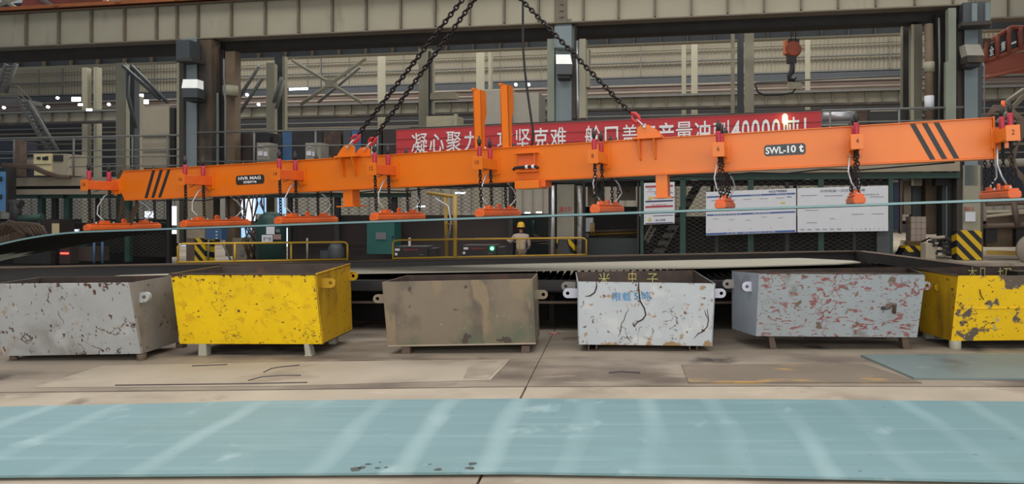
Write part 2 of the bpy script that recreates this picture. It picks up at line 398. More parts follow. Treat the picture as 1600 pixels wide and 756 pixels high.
def bin_(label, m, m_side, fb, ft, bb, bt, inside=rust_in, m_in=None):
    """fb, ft, bb, bt: (left, right) world points of front bottom, front top, back bottom, back top"""
    c = sum(fb+bb, V())/4; c.z = 0
    r = root('scrap_bin', label, 'scrap bin', c)
    t = .014
    ctr = sum(fb+ft+bb+bt, V())/8
    def panel(name, a, b, c2, d, mm, th=t):
        q = [V(a), V(b), V(c2), V(d)]; n = (q[1]-q[0]).cross(q[3]-q[0]).normalized()
        if n.dot(ctr-q[0]) < 0: n = -n
        NU, NV = 6, 4; vs = []; fs = []; W1 = NV+1
        for i in range(NU+1):
            for j in range(NV+1):
                u_, v_ = i/NU, j/NV; vs.append((q[0]*(1-u_)+q[1]*u_)*(1-v_)+(q[3]*(1-u_)+q[2]*u_)*v_)
        n0 = len(vs); vs += [p+n*th for p in vs]
        for i in range(NU):
            for j in range(NV): k = i*W1+j; fs.append((k, k+W1, k+W1+1, k+1))
        no = len(fs)
        for i in range(NU):
            for j in range(NV): k = n0+i*W1+j; fs.append((k, k+1, k+W1+1, k+W1))
        ni = len(fs)
        for i in range(NU):
            for k in (i*W1, i*W1+NV): fs.append((k, n0+k, n0+k+W1, k+W1))
        for j in range(NV):
            for k in (j, NU*W1+j): fs.append((k, k+1, n0+k+1, n0+k))
        o = part(name, MB().add(vs, fs), mm, r); o.data.materials.append(inside)
        for i_, p in enumerate(o.data.polygons):
            if no <= i_ < ni: p.material_index = 1
        return o
    panel('front_panel', fb[0], fb[1], ft[1], ft[0], m)
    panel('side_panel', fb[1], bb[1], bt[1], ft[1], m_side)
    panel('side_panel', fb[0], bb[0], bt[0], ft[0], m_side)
    panel('back_panel', bb[0], bb[1], bt[1], bt[0], inside)
    panel('floor_panel', fb[0], fb[1], bb[1], bb[0], inside)
    return r
def foot(r, px, depth, z0, wdt=.1, kind='block', m=None):
    m = m or brown_metal
    x = (px-CX)*depth/F
    mb = MB()
    if kind == 'block': mb.hexa([(x-wdt/2, depth, .0), (x+wdt/2, depth, .0), (x+wdt/2, depth+.1, 0), (x-wdt/2, depth+.1, 0), (x-wdt*.42, depth, z0), (x+wdt*.42, depth, z0), (x+wdt*.42, depth+.1, z0), (x-wdt*.42, depth+.1, z0)])
    elif kind == 'round': mb.lathe([(wdt/2, 0), (wdt/2, z0)], (x, depth+.06, 0), 14)
    elif kind == 'channel':
        mb.box((x-wdt/2, depth, 0), (x+wdt/2, depth+.4, .01)); mb.box((x-wdt/2, depth, 0), (x-wdt/2+.014, depth+.4, z0)); mb.box((x+wdt/2-.02, depth+.05, 0), (x+wdt/2, depth+.4, z0))
    elif kind == 'wedge':
        mb.hexa([(x-wdt*.15, depth, 0), (x+wdt*.5, depth, 0), (x+wdt*.5, depth+.12, 0), (x-wdt*.15, depth+.12, 0), (x-wdt*.3, depth, z0), (x+wdt*.2, depth, z0), (x+wdt*.2, depth+.12, z0), (x-wdt*.3, depth+.12, z0)])
        mb.box((x-wdt*.2, depth-.02, 0), (x+wdt*.6, depth+.14, .012))
    part('foot', mb, m, r, bevel=.004)
    mb2 = MB()   # matching rear foot
    yb = depth+.75; mb2.box((x-wdt*.4, yb, 0), (x+wdt*.4, yb+.1, z0)); part('foot', mb2, m, r)
def lugp(r, px, py, depth, out, m, rad=.052, Lg=.12, hr=.022, th=.02):
    c = P(px, py, depth); mb = MB(); lug(mb, c, out, (0, 0, 1), rad, Lg, th, hr); return part('lifting_lug', mb, m, r)
SQ = (1, 1, 1)
def paint(name, c, rusts, **k): return mat(name, c, .62, var=.06, scale=3, bump=.25, bscale=14, layers=rusts, **k)
RB = (92, 62, 50)
DK = (84, 60, 50)
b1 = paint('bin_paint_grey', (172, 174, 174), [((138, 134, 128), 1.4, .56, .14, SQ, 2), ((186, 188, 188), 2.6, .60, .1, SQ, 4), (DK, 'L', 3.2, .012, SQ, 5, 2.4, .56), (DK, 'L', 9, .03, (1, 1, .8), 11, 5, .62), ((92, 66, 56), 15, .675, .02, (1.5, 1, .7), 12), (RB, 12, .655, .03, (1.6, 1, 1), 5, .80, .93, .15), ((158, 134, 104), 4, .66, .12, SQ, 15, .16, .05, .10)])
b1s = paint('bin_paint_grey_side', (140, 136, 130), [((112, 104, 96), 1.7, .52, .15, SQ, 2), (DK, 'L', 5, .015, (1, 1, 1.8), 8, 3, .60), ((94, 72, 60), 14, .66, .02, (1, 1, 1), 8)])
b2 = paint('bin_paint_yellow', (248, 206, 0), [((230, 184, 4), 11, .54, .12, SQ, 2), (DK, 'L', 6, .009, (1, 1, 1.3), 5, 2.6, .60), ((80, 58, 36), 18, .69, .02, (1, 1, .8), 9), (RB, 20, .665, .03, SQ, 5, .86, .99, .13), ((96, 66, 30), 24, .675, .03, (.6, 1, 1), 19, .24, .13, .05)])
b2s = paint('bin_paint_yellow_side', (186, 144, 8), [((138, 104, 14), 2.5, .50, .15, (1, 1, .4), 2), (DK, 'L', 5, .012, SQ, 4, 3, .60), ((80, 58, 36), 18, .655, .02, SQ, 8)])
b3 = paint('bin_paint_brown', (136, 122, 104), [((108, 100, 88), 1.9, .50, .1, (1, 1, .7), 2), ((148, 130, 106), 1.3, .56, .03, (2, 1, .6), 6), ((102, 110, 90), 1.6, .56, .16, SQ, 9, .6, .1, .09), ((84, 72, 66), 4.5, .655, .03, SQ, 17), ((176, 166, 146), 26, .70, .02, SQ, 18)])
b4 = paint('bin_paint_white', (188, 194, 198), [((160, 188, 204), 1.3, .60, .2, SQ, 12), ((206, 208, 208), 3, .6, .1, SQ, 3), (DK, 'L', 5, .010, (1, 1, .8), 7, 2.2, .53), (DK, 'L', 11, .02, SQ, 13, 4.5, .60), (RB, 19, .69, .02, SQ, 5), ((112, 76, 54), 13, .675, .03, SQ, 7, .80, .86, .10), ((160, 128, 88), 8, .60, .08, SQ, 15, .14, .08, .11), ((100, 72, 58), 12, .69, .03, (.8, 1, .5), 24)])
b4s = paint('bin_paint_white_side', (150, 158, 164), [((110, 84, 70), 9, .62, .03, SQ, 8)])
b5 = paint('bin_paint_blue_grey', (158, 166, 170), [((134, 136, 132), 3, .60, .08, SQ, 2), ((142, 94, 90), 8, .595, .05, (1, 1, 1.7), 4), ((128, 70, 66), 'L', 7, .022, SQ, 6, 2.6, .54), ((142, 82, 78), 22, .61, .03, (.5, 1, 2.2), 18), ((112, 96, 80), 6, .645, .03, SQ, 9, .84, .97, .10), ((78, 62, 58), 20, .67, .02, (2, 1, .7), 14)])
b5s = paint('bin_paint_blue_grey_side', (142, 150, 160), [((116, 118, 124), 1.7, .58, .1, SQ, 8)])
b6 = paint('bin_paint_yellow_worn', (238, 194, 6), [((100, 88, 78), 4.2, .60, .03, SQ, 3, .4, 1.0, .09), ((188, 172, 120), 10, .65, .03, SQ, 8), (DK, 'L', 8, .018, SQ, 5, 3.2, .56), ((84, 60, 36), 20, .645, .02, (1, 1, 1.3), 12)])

# bin 1
fb = [P(5, 556, 7.98), P(222, 552.5, 8.02)]; ft = [P(-16, 444, 7.78), P(203, 442, 7.82)]
bb = [P(75, 538, 8.75), P(279, 534, 8.78)]; bt = [P(62, 433, 8.62), P(277, 429.5, 8.66)]
r = bin_('grey painted steel scrap bin with rust flecks, leftmost in the row', b1, b1s, fb, ft, bb, bt)
foot(r, 15, 8.0, .05, .085, 'round'); foot(r, 216, 8.0, .07, .1, 'round')
mb = MB(); mb.lathe([(.062, 0), (.062, .09)], P(226, 464.5, 8.02), 18, 'y')
mb2 = MB(); lug(mb2, P(227, 464, 8.0), (1, 0, .1), (0, 0, 1), .058, .06, .05, .024); part('lifting_lug', mb2, b1, r)
part('weld_bead', MB().tube([P(1, 533.5, 8.0), P(216, 532, 8.0)], .008, 5), b1, r)
part('weld_bead', MB().tube([P(72, 447, 7.81), P(88, 532, 7.97)], .005, 5), b1s, r)
# bin 2
fb = [P(281, 537, 8.27), P(505, 537.5, 8.27)]; ft = [P(267, 427, 8.06), P(493, 429, 8.07)]
bb = [P(345, 519, 9.2), P(551, 516, 9.25)]; bt = [P(345, 415, 9.38), P(547, 413, 9.4)]
r = bin_('bright yellow steel scrap bin, second from the left', b2, b2s, fb, ft, bb, bt)
foot(r, 316, 8.27, .145, .1, 'block', steel_pale); foot(r, 479, 8.27, .145, .11, 'wedge', steel_pale)
lugp(r, 517, 442, 8.25, (1, 0, 0), b2s, .056, .14); lugp(r, 552, 431, 9.3, (1, 0, 0), b2s, .06, .15)
part('weld_bead', MB().tube([P(280, 517, 8.245), P(504, 519, 8.245)], .008, 5), b2, r)
part('rim', MB().tube([P(264, 428, 8.06), P(293+200, 428.5, 8.07)], .012, 6), rust_in, r)
part('rim', MB().tube([P(493, 428.5, 8.07), P(547, 412.5, 9.4)], .012, 6), b2s, r)
part('rim', MB().tube([P(345, 414, 9.38), P(547, 412.5, 9.4)], .012, 6), rust_in, r)
# bin 3
fb = [P(606, 542, 8.39), P(837, 538, 8.45)]; ft = [P(597, 441, 8.24), P(832, 436, 8.3)]
bb = [P(645, 524, 9.2), P(843, 521, 9.25)]; bt = [P(636, 430, 9.15), P(840, 427, 9.2)]
r = bin_('dull brown steel scrap bin, third from the left', b3, b3, fb, ft, bb, bt)
foot(r, 634, 8.4, .085, .11); foot(r, 821, 8.45, .085, .11)
lugp(r, 590, 466.5, 8.5, (-1, 0, 0), b3, .052, .12); lugp(r, 849, 460, 8.6, (1, 0, 0), b3, .055, .12)
part('bottom_bar', MB().obox(P(606, 541.5, 8.37), P(837, 537.5, 8.43)-P(606, 541.5, 8.37), (0, .05, 0), (0, 0, .015)), mat('bin_edge', (168, 154, 134)), r)
# bin 4
fb = [P(903, 538, 8.54), P(1113, 540.5, 8.54)]; ft = [P(902, 440, 8.5), P(1118, 443, 8.5)]
bb = [P(912, 520, 9.5), P(1085, 520, 9.5)]; bt = [P(899, 425, 9.72), P(1084, 422, 9.72)]
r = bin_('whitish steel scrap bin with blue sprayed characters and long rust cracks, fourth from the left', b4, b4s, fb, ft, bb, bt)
foot(r, 926, 8.55, .085, .11, 'channel'); foot(r, 1084, 8.55, .085, .11, 'channel')
lugp(r, 887, 458, 8.6, (-1, 0, 0), mat('lug_white', (190, 190, 204)), .058, .13); lugp(r, 884, 447, 9.3, (-1, 0, 0), b1s, .058, .13)
lugp(r, 1127, 458, 8.6, (1, 0, 0), MATS['lug_white'], .056, .13)
n_ = V((0, -.004, 0))
def on4(px, py): t = (py-440)/99; return P(px, py, 8.5+.04*t)+n_
mb = MB(); u = on4(1017, 462)-on4(957, 462)
text(mb, '限载', on4(957, 470), on4(986, 470)-on4(957, 470), on4(957, 456.5)-on4(957, 470), .004); part('sprayed_lettering', mb, spray, r, kind='stuff'); mb = MB(); text(mb, '5', on4(991, 468), on4(997, 468)-on4(991, 468), on4(991, 457)-on4(991, 468), .02); text(mb, '吨', on4(1003, 469), on4(1016, 469)-on4(1003, 469), on4(1003, 455)-on4(1003, 469), .004)
part('sprayed_lettering', mb, spray, r, kind='stuff')
for pts, rr in (([(998, 440), (998, 452), (1000, 470), (1007, 482), (1009, 492), (1004, 499), (996, 503), (991, 509)], .009), ([(932, 440), (932, 449), (929, 457), (922, 462), (914, 463)], .009),
                ([(983, 482), (978, 490), (975, 500), (971, 505), (970, 517), (966, 527)], .005), ([(1105, 482), (1107, 500), (1105, 510), (1098, 518), (1091, 521), (1084, 529)], .007), ([(1101, 484), (1103, 492), (1106, 498)], .006),
                ([(1019, 512), (1021, 518), (1018, 523)], .005)):
    part('rust_crack', MB().tube([on4(*p)+V((0, .004, 0)) for p in pts], [rr*.5]+[rr]*(len(pts)-2)+[rr*.3], 5), crack_m, r)
mb = MB()
def in4(px, py): return P(px, py, 9.66)
text(mb, '米', in4(935, 446), in4(953, 446)-in4(935, 446), in4(935, 426)-in4(935, 446), -.01)
text(mb, '中', in4(982, 444), in4(994, 444)-in4(982, 444), in4(982, 423)-in4(982, 444), -.01)
text(mb, '子', in4(1011, 445), in4(1028, 445)-in4(1011, 445), in4(1011, 427)-in4(1011, 445), -.01)
part('chalk_marks', mb, chalk, r, kind='stuff')
# bin 5
fb = [P(1181, 525, 8.62), P(1433, 527, 8.62)]; ft = [P(1186, 427, 8.5), P(1446, 428.5, 8.5)]
bb = [P(1143, 513, 9.24), P(1405, 512, 9.35)]; bt = [P(1143, 424, 9.2), P(1420, 418, 9.35)]
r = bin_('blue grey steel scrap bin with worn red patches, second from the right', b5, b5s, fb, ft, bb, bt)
foot(r, 1206, 8.7, .165, .13, 'wedge'); foot(r, 1414, 8.7, .165, .14, 'wedge')
lugp(r, 1136, 443.5, 9.15, (-1, 0, 0), b1s, .058, .14); lugp(r, 1167, 447.5, 8.7, (-1, 0, 0), MATS['lug_white'], .06, .14); lugp(r, 1448, 446, 8.65, (1, 0, 0), b5, .052, .12)
def on5(px, py): t = (py-427)/98; return P(px, py, 8.5+.12*t)
part('welded_hook', MB().tube([on5(1379, 481)+V((0, -.02, 0)), on5(1385, 480)+V((0, -.05, 0)), on5(1390, 474)+V((0, -.06, 0)), on5(1396, 475)+V((0, -.05, 0)), on5(1396, 488)+V((0, -.02, 0))], .022, 8), MATS['brown_metal'], r, label='rusty welded hook')
part('welded_stud', MB().lathe([(.022, -.05), (.022, 0)], on5(1379, 481), 10, 'y'), dark_metal, r)
part('hook_scar', MB().tube([on5(1408, 432), on5(1409, 440), on5(1414, 443), on5(1420, 440), on5(1421, 430)], .009, 5), b5s, r)
mb = MB(); mb.tube([on5(1204+14*math.cos(a), 476+11*math.sin(a)) for a in [i*math.pi/9 for i in range(18)]], .006, 5, closed=True); part('weld_ring', mb, b5, r)
part('rim', MB().tube([P(1186, 426, 8.5), P(1446, 427.5, 8.5)], .01, 6), rust_in, r)
part('rim', MB().tube([P(1143, 423.5, 9.2), P(1420, 417.5, 9.35)], .012, 6), rust_in, r)
# bin 6
fb = [P(1486, 532.5, 8.7), P(1722, 530, 8.7)]; ft = [P(1497, 431, 8.55), P(1742, 430, 8.55)]
bb = [P(1437, 517, 9.4), P(1650, 515, 9.4)]; bt = [P(1416, 419, 9.55), P(1655, 417, 9.55)]
r = bin_('worn yellow steel scrap bin with chalk marks inside, at the right end of the row', b6, b2s, fb, ft, bb, bt)
foot(r, 1496, 8.66, .1, .14, 'round', steel_pale); foot(r, 1690, 8.7, .1, .13, 'round', steel_pale)
lugp(r, 1466, 449, 8.95, (-1, -.25, 0), b2s, .055, .13); 
part('rim', MB().tube([P(1497, 430.5, 8.55), P(1416, 418.5, 9.55), P(1655, 416.5, 9.55)], .012, 6), rust_in, r)
part('weld_bead', MB().tube([P(1496, 482, 8.62), P(1722, 480, 8.62)], .008, 5), b6, r)
def in6(px, py): return P(px, py, 9.49)
mb = MB(); text(mb, '木几', in6(1512, 436), in6(1543, 436)-in6(1512, 436), in6(1512, 417)-in6(1512, 436), -.01); text(mb, '切', in6(1559, 436), in6(1580, 436)-in6(1559, 436), in6(1559, 418)-in6(1559, 436), -.01)
part('chalk_marks', mb, chalk, r, kind='stuff')
part('rust_crack', MB().tube([P(1531, 452, 8.56), P(1533, 462, 8.575), P(1537, 468, 8.58)], .006, 5), crack_m, r)

# ================================================================== CUTTING TABLE (behind the bins)
bed_shade = mat('bed_shade_black', (20, 19, 19), .95, spec=.1)  # black colour puts the dark of the slat gaps into bed and slats
ct = root('cutting_table', 'long dark steel cutting table standing behind the row of bins', 'cutting table', (0, 11, 0))
def rimd(px): return 880/((418-26*px/1335)-330)
A = V((-11.2, 10.0, .0)); B = V((5.35, 9.86, .0))
C_ = P(1335, 392, rimd(1335)); C_.z = 0; E_ = P(-60, 419, rimd(-60)); E_.z = 0
def beam(p, q, z0, z1, t, back=True):
    d = (q-p); n = V((-d.y, d.x, 0)).normalized()*t
    if not back: n = -n
    o = V((p.x, p.y, z0)); return MB().obox(o, V((d.x, d.y, 0)), n, (0, 0, z1-z0))
part('rear_rim', beam(E_, C_, .66, .90, .1), dark_metal, ct)
part('rear_rim_flange', beam(E_-V((0, .06, 0)), C_-V((0, .06, 0)), .885, .905, .2), brown_strip, ct)
part('side_rim', beam(C_, P(1590, 429, rimd(1335)*.655), .72, .90, .12), dark_metal, ct)
S2 = P(1590, 429, rimd(1335)*.655); S2.z = 0
part('side_rim_flange', beam(C_, S2, .885, .905, .22), brown_metal, ct)
part('front_rim', beam(A, B, .56, .70, .1), dark_metal, ct)
part('front_rim_flange', beam(A, B, .70, .72, .16), dark_metal, ct)
part('front_lower_rail', beam(A, B, .40, .43, .08), brown_metal, ct)
part('bed', MB().prism([(A.x, A.y+.1, .52), (B.x, B.y+.1, .52), (C_.x, C_.y-.1, .52), (E_.x, E_.y-.1, .52)], (0, 0, .06)), bed_shade, ct)
mb = MB()
part('inner_wall', beam(V((-11, 11.0, 0)), V((6, 11.0, 0)), .0, .54, .05), dark_beam, ct)
x = -10.6
while x < 5.3:
    part('post', MB().box((x, 9.9, 0), (x+.07, 9.98, .56)), dark_metal, ct); x += 1.32
for x in (-9, -5, -1, 3):
    dd = 10.0+(x+9)*.15+.3
    part('post', MB().box((x, 10.8, 0), (x+.08, 10.9, .54)), dark_metal, ct)
sl = MB(); x = -10.4
while x < 5.6:
    y1 = 10.0+(x+9.7)*.28+.0
    sl.box((x, 10.08, .58), (x+.012, max(10.2, min(13.6, y1+.2)), .70)); x += .12
part('bed_slats', sl, bed_shade, ct, kind='stuff')
# plate lying on the table
def onpz(px, py, z): d = (CH-z)*F/(py-CY); return V(((px-CX)*d/F, d, z))
tp = [(180, 433), (420, 430.5), (560, 428), (880, 423), (1100, 419.5), (1310, 413.5), (1345, 411), (1330, 408.5), (1250, 404.5), (1120, 406.5), (880, 411.5), (560, 418.5), (420, 424), (190, 432)]
solo('steel_plate', MB().prism([onpz(a, b, .775) for a, b in tp], (0, 0, .02)), steel_pale, 'long pale steel plate lying on the dark cutting table behind the bins', 'steel plate')
# guard rails standing on the rear rim
def guard(label, px0, px1, hz, posts, rr=.016):
    g = root('guard_rail', label, 'guard rail', P(px0, 405, rimd(px0)+.05))
    def pt(px, z): q = P(px, 400, rimd(px)+.04); q.z = z; return q
    zb, zt_ = .905, .905+hz
    c = 8
    part('top_bar', MB().tube([pt(px0, zb), pt(px0, zt_-.04), pt(px0+c*.4, zt_-.01), pt(px0+c, zt_), pt(px1-c, zt_), pt(px1-c*.4, zt_-.01), pt(px1, zt_-.04), pt(px1, zb)], rr, 8), yellow, g)
    part('lower_bar', MB().tube([pt(px0, zb+.02), pt(px1, zb+.02)], rr*.9, 8), yellow, g)
    for p_, w_ in posts: part('post', MB().tube([pt(p_, zb), pt(p_, zt_)], rr*w_, 8), yellow, g)
    return g
guard('low yellow guard rail with rounded corners behind the yellow bin', 278, 543, .30, [(367, 1), (455, 1)])
guard('low yellow guard rail with rounded corners in front of the worker', 614, 916, .32, [(711, 1.5), (812, 1)])
m_ = root('mast', 'two tall thin yellow posts joined by a crossbar behind the guard rail', 'mast', P(705, 405, 12.4))
part('post', MB().tube([P(698, 408, 12.3), P(696, 308, 12.3)], .03, 8), yellow2, m_)
part('post', MB().tube([P(711, 404, 11.9), P(711, 306, 12.2)], .035, 8), yellow2, m_)
part('crossbar', MB().tube([P(668, 301, 12.4), P(700, 306, 12.3), P(713, 307, 12.2)], .03, 8), yellow2, m_)
part('brace', MB().tube([P(697, 350, 12.3), P(712, 350, 12.2)], .016, 6), yellow2, m_)
part('cable', MB().tube([P(680, 310, 12.3), P(700, 322, 12.2), P(705, 345, 12.2), P(700, 375, 12.2)], .018, 6), silver, m_)
# two dark power supplies with red lettering beyond the rail
for i, (x0, x1, y0, y1, lab) in enumerate(((617, 668, 385, 413, 'black power unit with white stickers, nearer the teal cabinet'), (722, 775, 383, 411, 'black power unit with a glowing green lamp, nearer the worker'))):
    dd = 13.6+.3*i
    pu = root('power_unit', lab, 'power unit', P((x0+x1)/2, y1, dd), group='power units on the cutting table walkway')
    a, b = P(x0, y1, dd), P(x1, y0, dd)
    a.z = .62
    part('housing', MB().box((a.x, dd, a.z), (b.x, dd+.5, b.z)), dark_metal, pu, bevel=.01)
    part('side_door', MB().box((b.x, dd+.05, a.z+.02), (b.x+.14, dd+.45, b.z-.04)), black, pu)
    mb = MB(); xx = P(x0+14-i, y0+7, dd-.004); text(mb, 'Hypertherm', xx, (P(x0+36-i, y0+7, dd)-P(x0+14-i, y0+7, dd)), (0, 0, .05), .01); part('red_lettering', mb, ink_red, pu)
    part('sticker', MB().cbox(P(x0+4+i*2, y0+5, dd), (.09, .01, .045)), paper, pu)
    part('sticker', MB().cbox(P(x0+2+i, y0+12, dd), (.05, .01, .05)), paper, pu)
    part('badge', MB().cbox(P(x1-9, y0+13, dd), (.09, .01, .012)), ink_grey, pu)
    if i: part('lamp', MB().lathe([(.035, -.02), (.035, 0)], P(769, 388, dd), 12, 'y'), led_g, pu)
    else: part('handle', MB().cbox(P(640, 378, dd), (.035, .04, .16)), paper, pu)
part_base = MB(); a = P(600, 430, 13.5); part_base.box((a.x, 13.4, 0), (P(800, 400, 13.5).x, 14.7, .62)); 
solo('walkway_bench', part_base, sheet_dark, 'dark steel bench behind the cutting table carrying the two power units', 'bench')

# ================================================================== SPREADER BEAM
DL, DR, PXL, PXR = 12.5, 8.94, 187.0, 1553.0
def bd(px): return 1/(1/DL+(px-PXL)/(PXR-PXL)*(1/DR-1/DL))
BL = P(PXL, 312.4, DL); BR = P(PXR, 246, DR)
bu = (BR-BL); LEN = bu.length; bu.normalize()
bh = V((bu.x, bu.y, 0)).normalized(); bn_ = V((-bh.y, bh.x, 0)); bz = bu.cross(bn_).normalized()
BM = M(((bu.x, bn_.x, bz.x, BL.x), (bu.y, bn_.y, bz.y, BL.y), (bu.z, bn_.z, bz.z, BL.z), (0, 0, 0, 1)))
BI = BM.inverted()
def bs(px, py=280, y=0):      # local (x, z) where the pixel's ray meets the plane local y = y
    o = BI @ V((0, 0, CH)); q = BI @ P(px, py, 10); d = q-o; t = (y-o.y)/d.y; h = o+d*t; return h.x, h.z
sb = root('lifting_beam', 'long orange steel lifting beam hung on black chains, with nine cross arms', 'lifting beam', mtx=BM, kind='thing')
def bp(name, mb, m, **k): return part(name, mb, m, sb, local=True, **k)
L = LEN; BWID = .25
bp('beam_body', MB().prism([(0, 0, .20), (.10, 0, .0), (L, 0, 0), (L, 0, .5), (.10, 0, .5), (0, 0, .38)], (0, BWID, 0)), orange, bevel=.008)
bp('bottom_flange', MB().box((.12, -.02, -.014), (L, BWID+.02, 0)), orange); bp('top_flange', MB().box((.12, -.02, .5), (L, BWID+.02, .512)), orange)
bp('end_plate', MB().box((L, -.03, -.02), (L+.02, BWID+.03, .52)), orange)
bp('end_neck', MB().box((-.16, -.02, .15), (.05, BWID+.02, .36)), orange, bevel=.006)
# black stripes
def stripe(pt, pb, wpx):
    (xt, zt2), (xb, zb2) = bs(*pt), bs(*pb); (xt2, _), (xb2, _) = bs(pt[0]+wpx, pt[1]), bs(pb[0]+wpx, pb[1])
    bp('stripe', MB().prism([(xb, -.004, .012), (xb2, -.004, .012), (xt2, -.004, .488), (xt, -.004, .488)], (0, .006, 0)), black)
for k in range(3): stripe((238+12*k, 268), (226+10.6*k, 309), 4.6)
for k in range(3): stripe((1421.5+18.6*k, 194), (1453+18.6*k, 245), 8.5)
# name plates
def nameplate(px0, px1, py0, py1, m):
    mx_ = (px0+px1)/2
    x0, _ = bs(px0, 250); x1, _ = bs(px1, 250); z0 = bs(mx_, py1)[1]; z1 = bs(mx_, py0)[1]; c = (z1-z0)*.18
    bp('nameplate', MB().prism([(x0+c, -.004, z0), (x1-c, -.004, z0), (x1, -.004, z0+c), (x1, -.004, z1-c), (x1-c, -.004, z1), (x0+c, -.004, z1), (x0, -.004, z1-c), (x0, -.004, z0+c)], (0, .006, 0)), m)
    return x0, x1, z0, z1
x0, x1, z0, z1 = nameplate(368, 412, 273.5, 288, black); wd, hg = x1-x0, z1-z0
mb = MB(); text(mb, 'HVR MAG', (x0+wd*.09, -.006, z0+hg*.50), (wd*.80, 0, 0), (0, 0, hg*.36), .03); text(mb, '恒瑞磁电', (x0+wd*.26, -.006, z0+hg*.12), (wd*.48, 0, 0), (0, 0, hg*.27), .02)
bp('nameplate_lettering', mb, white)
x0, x1, z0, z1 = nameplate(1194.5, 1259.5, 225, 242.5, plate_grey); wd, hg = x1-x0, z1-z0
mb = MB(); text(mb, 'SWL-', (x0+wd*.035, -.006, z0+hg*.18), (wd*.49, 0, 0), (0, 0, hg*.62), .025); text(mb, '10', (x0+wd*.56, -.006, z0+hg*.2), (wd*.21, 0, 0), (0, 0, hg*.66), .03); text(mb, 't', (x0+wd*.84, -.006, z0+hg*.2), (wd*.11, 0, 0), (0, 0, hg*.70), .04)
bp('nameplate_lettering', mb, white)
# cross arms, number plates, tensioners
STN = [bs(px)[0] for px in (187, 328, 471, 615, 773, 945, 1131, 1336, 1552)]
STN[0] = -.06; STN[-1] = L+.07
NUM = ['18', '16', '14', '12', '10', '8', '6', '4', '2']
for i, s in enumerate(STN):
    z0 = .17; z1 = .325
    bp('cross_arm', MB().box((s-.065, -.58, z0), (s+.065, -.0, z1)), orange_d if i in (0, 1, 2, 3) else orange, bevel=.005)
    bp('cross_arm', MB().box((s-.065, BWID, z0), (s+.065, BWID+.58, z1)), orange, bevel=.005)
    bp('arm_root_plate', MB().box((s-.10, -.018, z0-.06), (s+.10, -.002, z1+.05)), orange)
    bp('arm_gusset', MB().prism([(s-.03, -.02, z0), (s-.03, -.12, z0), (s-.03, -.02, z0-.09)], (.06, 0, 0)), orange)
    bp('number_plate', MB().box((s-.078, -.594, z0-.02), (s+.078, -.58, z1+.015)), orange, bevel=.003)
    mb = MB(); wn = .06 if len(NUM[i]) == 2 else .034
    text(mb, NUM[i], (s-wn/2, -.597, z0+.055), (wn, 0, 0), (0, 0, .06), .0); bp('number', mb, crack_m)
    for y in (-.50, -.14, BWID+.14, BWID+.50):
        t = MB().lathe([(.03, z1), (.034, z1+.02), (.034, z1+.155), (.026, z1+.17)], (s, y, 0), 10); bp('tensioner', t, red_sp)
        t = MB().lathe([(.02, z1+.17), (.024, z1+.20), (.03, z1+.21), (.03, z1+.27), (.014, z1+.28), (.014, z1+.32)], (s, y, 0), 8); bp('tensioner_bolt', t, black)
        bp('turnbuckle', MB().lathe([(.014, z0-.10), (.02, z0-.09), (.02, z0-.02), (.014, z0)], (s, y, 0), 8), chain_m)
# lifting lug brackets
def lugset(px, sgn):
    x, _ = bs(px)
    bp('lug_base', MB().box((x-.21, -.14, .50), (x+.21, BWID+.14, .525)), orange)
    for y in (-.10, BWID+.07):
        bp('lug_plate', MB().prism([(x-sgn*.19, y, .525), (x+sgn*.14, y, .525), (x+sgn*.14, y, .66), (x+sgn*.07, y, .70), (x-sgn*.04, y, .69), (x-sgn*.10, y, .64)], (0, .03, 0)), orange, bevel=.004)
    for gx in (-.13, .09):
        for yy, yd in ((0, -.13), (BWID, .13)):
            bp('bracket_gusset', MB().prism([(x+gx, yy, .50), (x+gx, yy+yd, .50), (x+gx, yy+yd*.3, .22), (x+gx, yy, .20)], (.022, 0, 0)), orange)
    return x
XL_ = lugset(549, 1); XR_ = lugset(1015, -1)
def supleg(px, wb, ln=.27):
    x, _ = bs(px)
    bp('support_leg', MB().box((x-.085, .02, -ln), (x+.085, BWID-.02, 0)), orange, bevel=.004); bp('support_foot', MB().box((x-wb, -.04, -ln-.018), (x+wb, BWID+.04, -ln)), orange)
supleg(541, .17); supleg(1033, .14, .33)
# twin uprights (open channels)
for px, ht in ((748, 1.42), (791, 1.46)):
    x, _ = bs(px)
    bp('upright', MB().prism([(x-.065, .02, .51), (x+.065, .02, .51), (x+.065, .02, ht), (x-.065, .02, ht)], (0, .014, 0)), orange)
    bp('upright_web', MB().prism([(x-.065, .02, .51), (x-.065, .22, .51), (x-.065, .22, ht), (x-.065, .02, ht)], (.014, 0, 0)), orange)
    bp('upright_flange', MB().prism([(x+.051, .02, .51), (x+.051, .10, .51), (x+.051, .14, ht-.5), (x+.051, .22, ht-.35), (x+.051, .22, ht), (x+.051, .02, ht)], (.014, 0, 0)), orange)
    bp('upright_cap', MB().box((x-.075, .0, ht), (x-.03, .24, ht+.03)), orange)
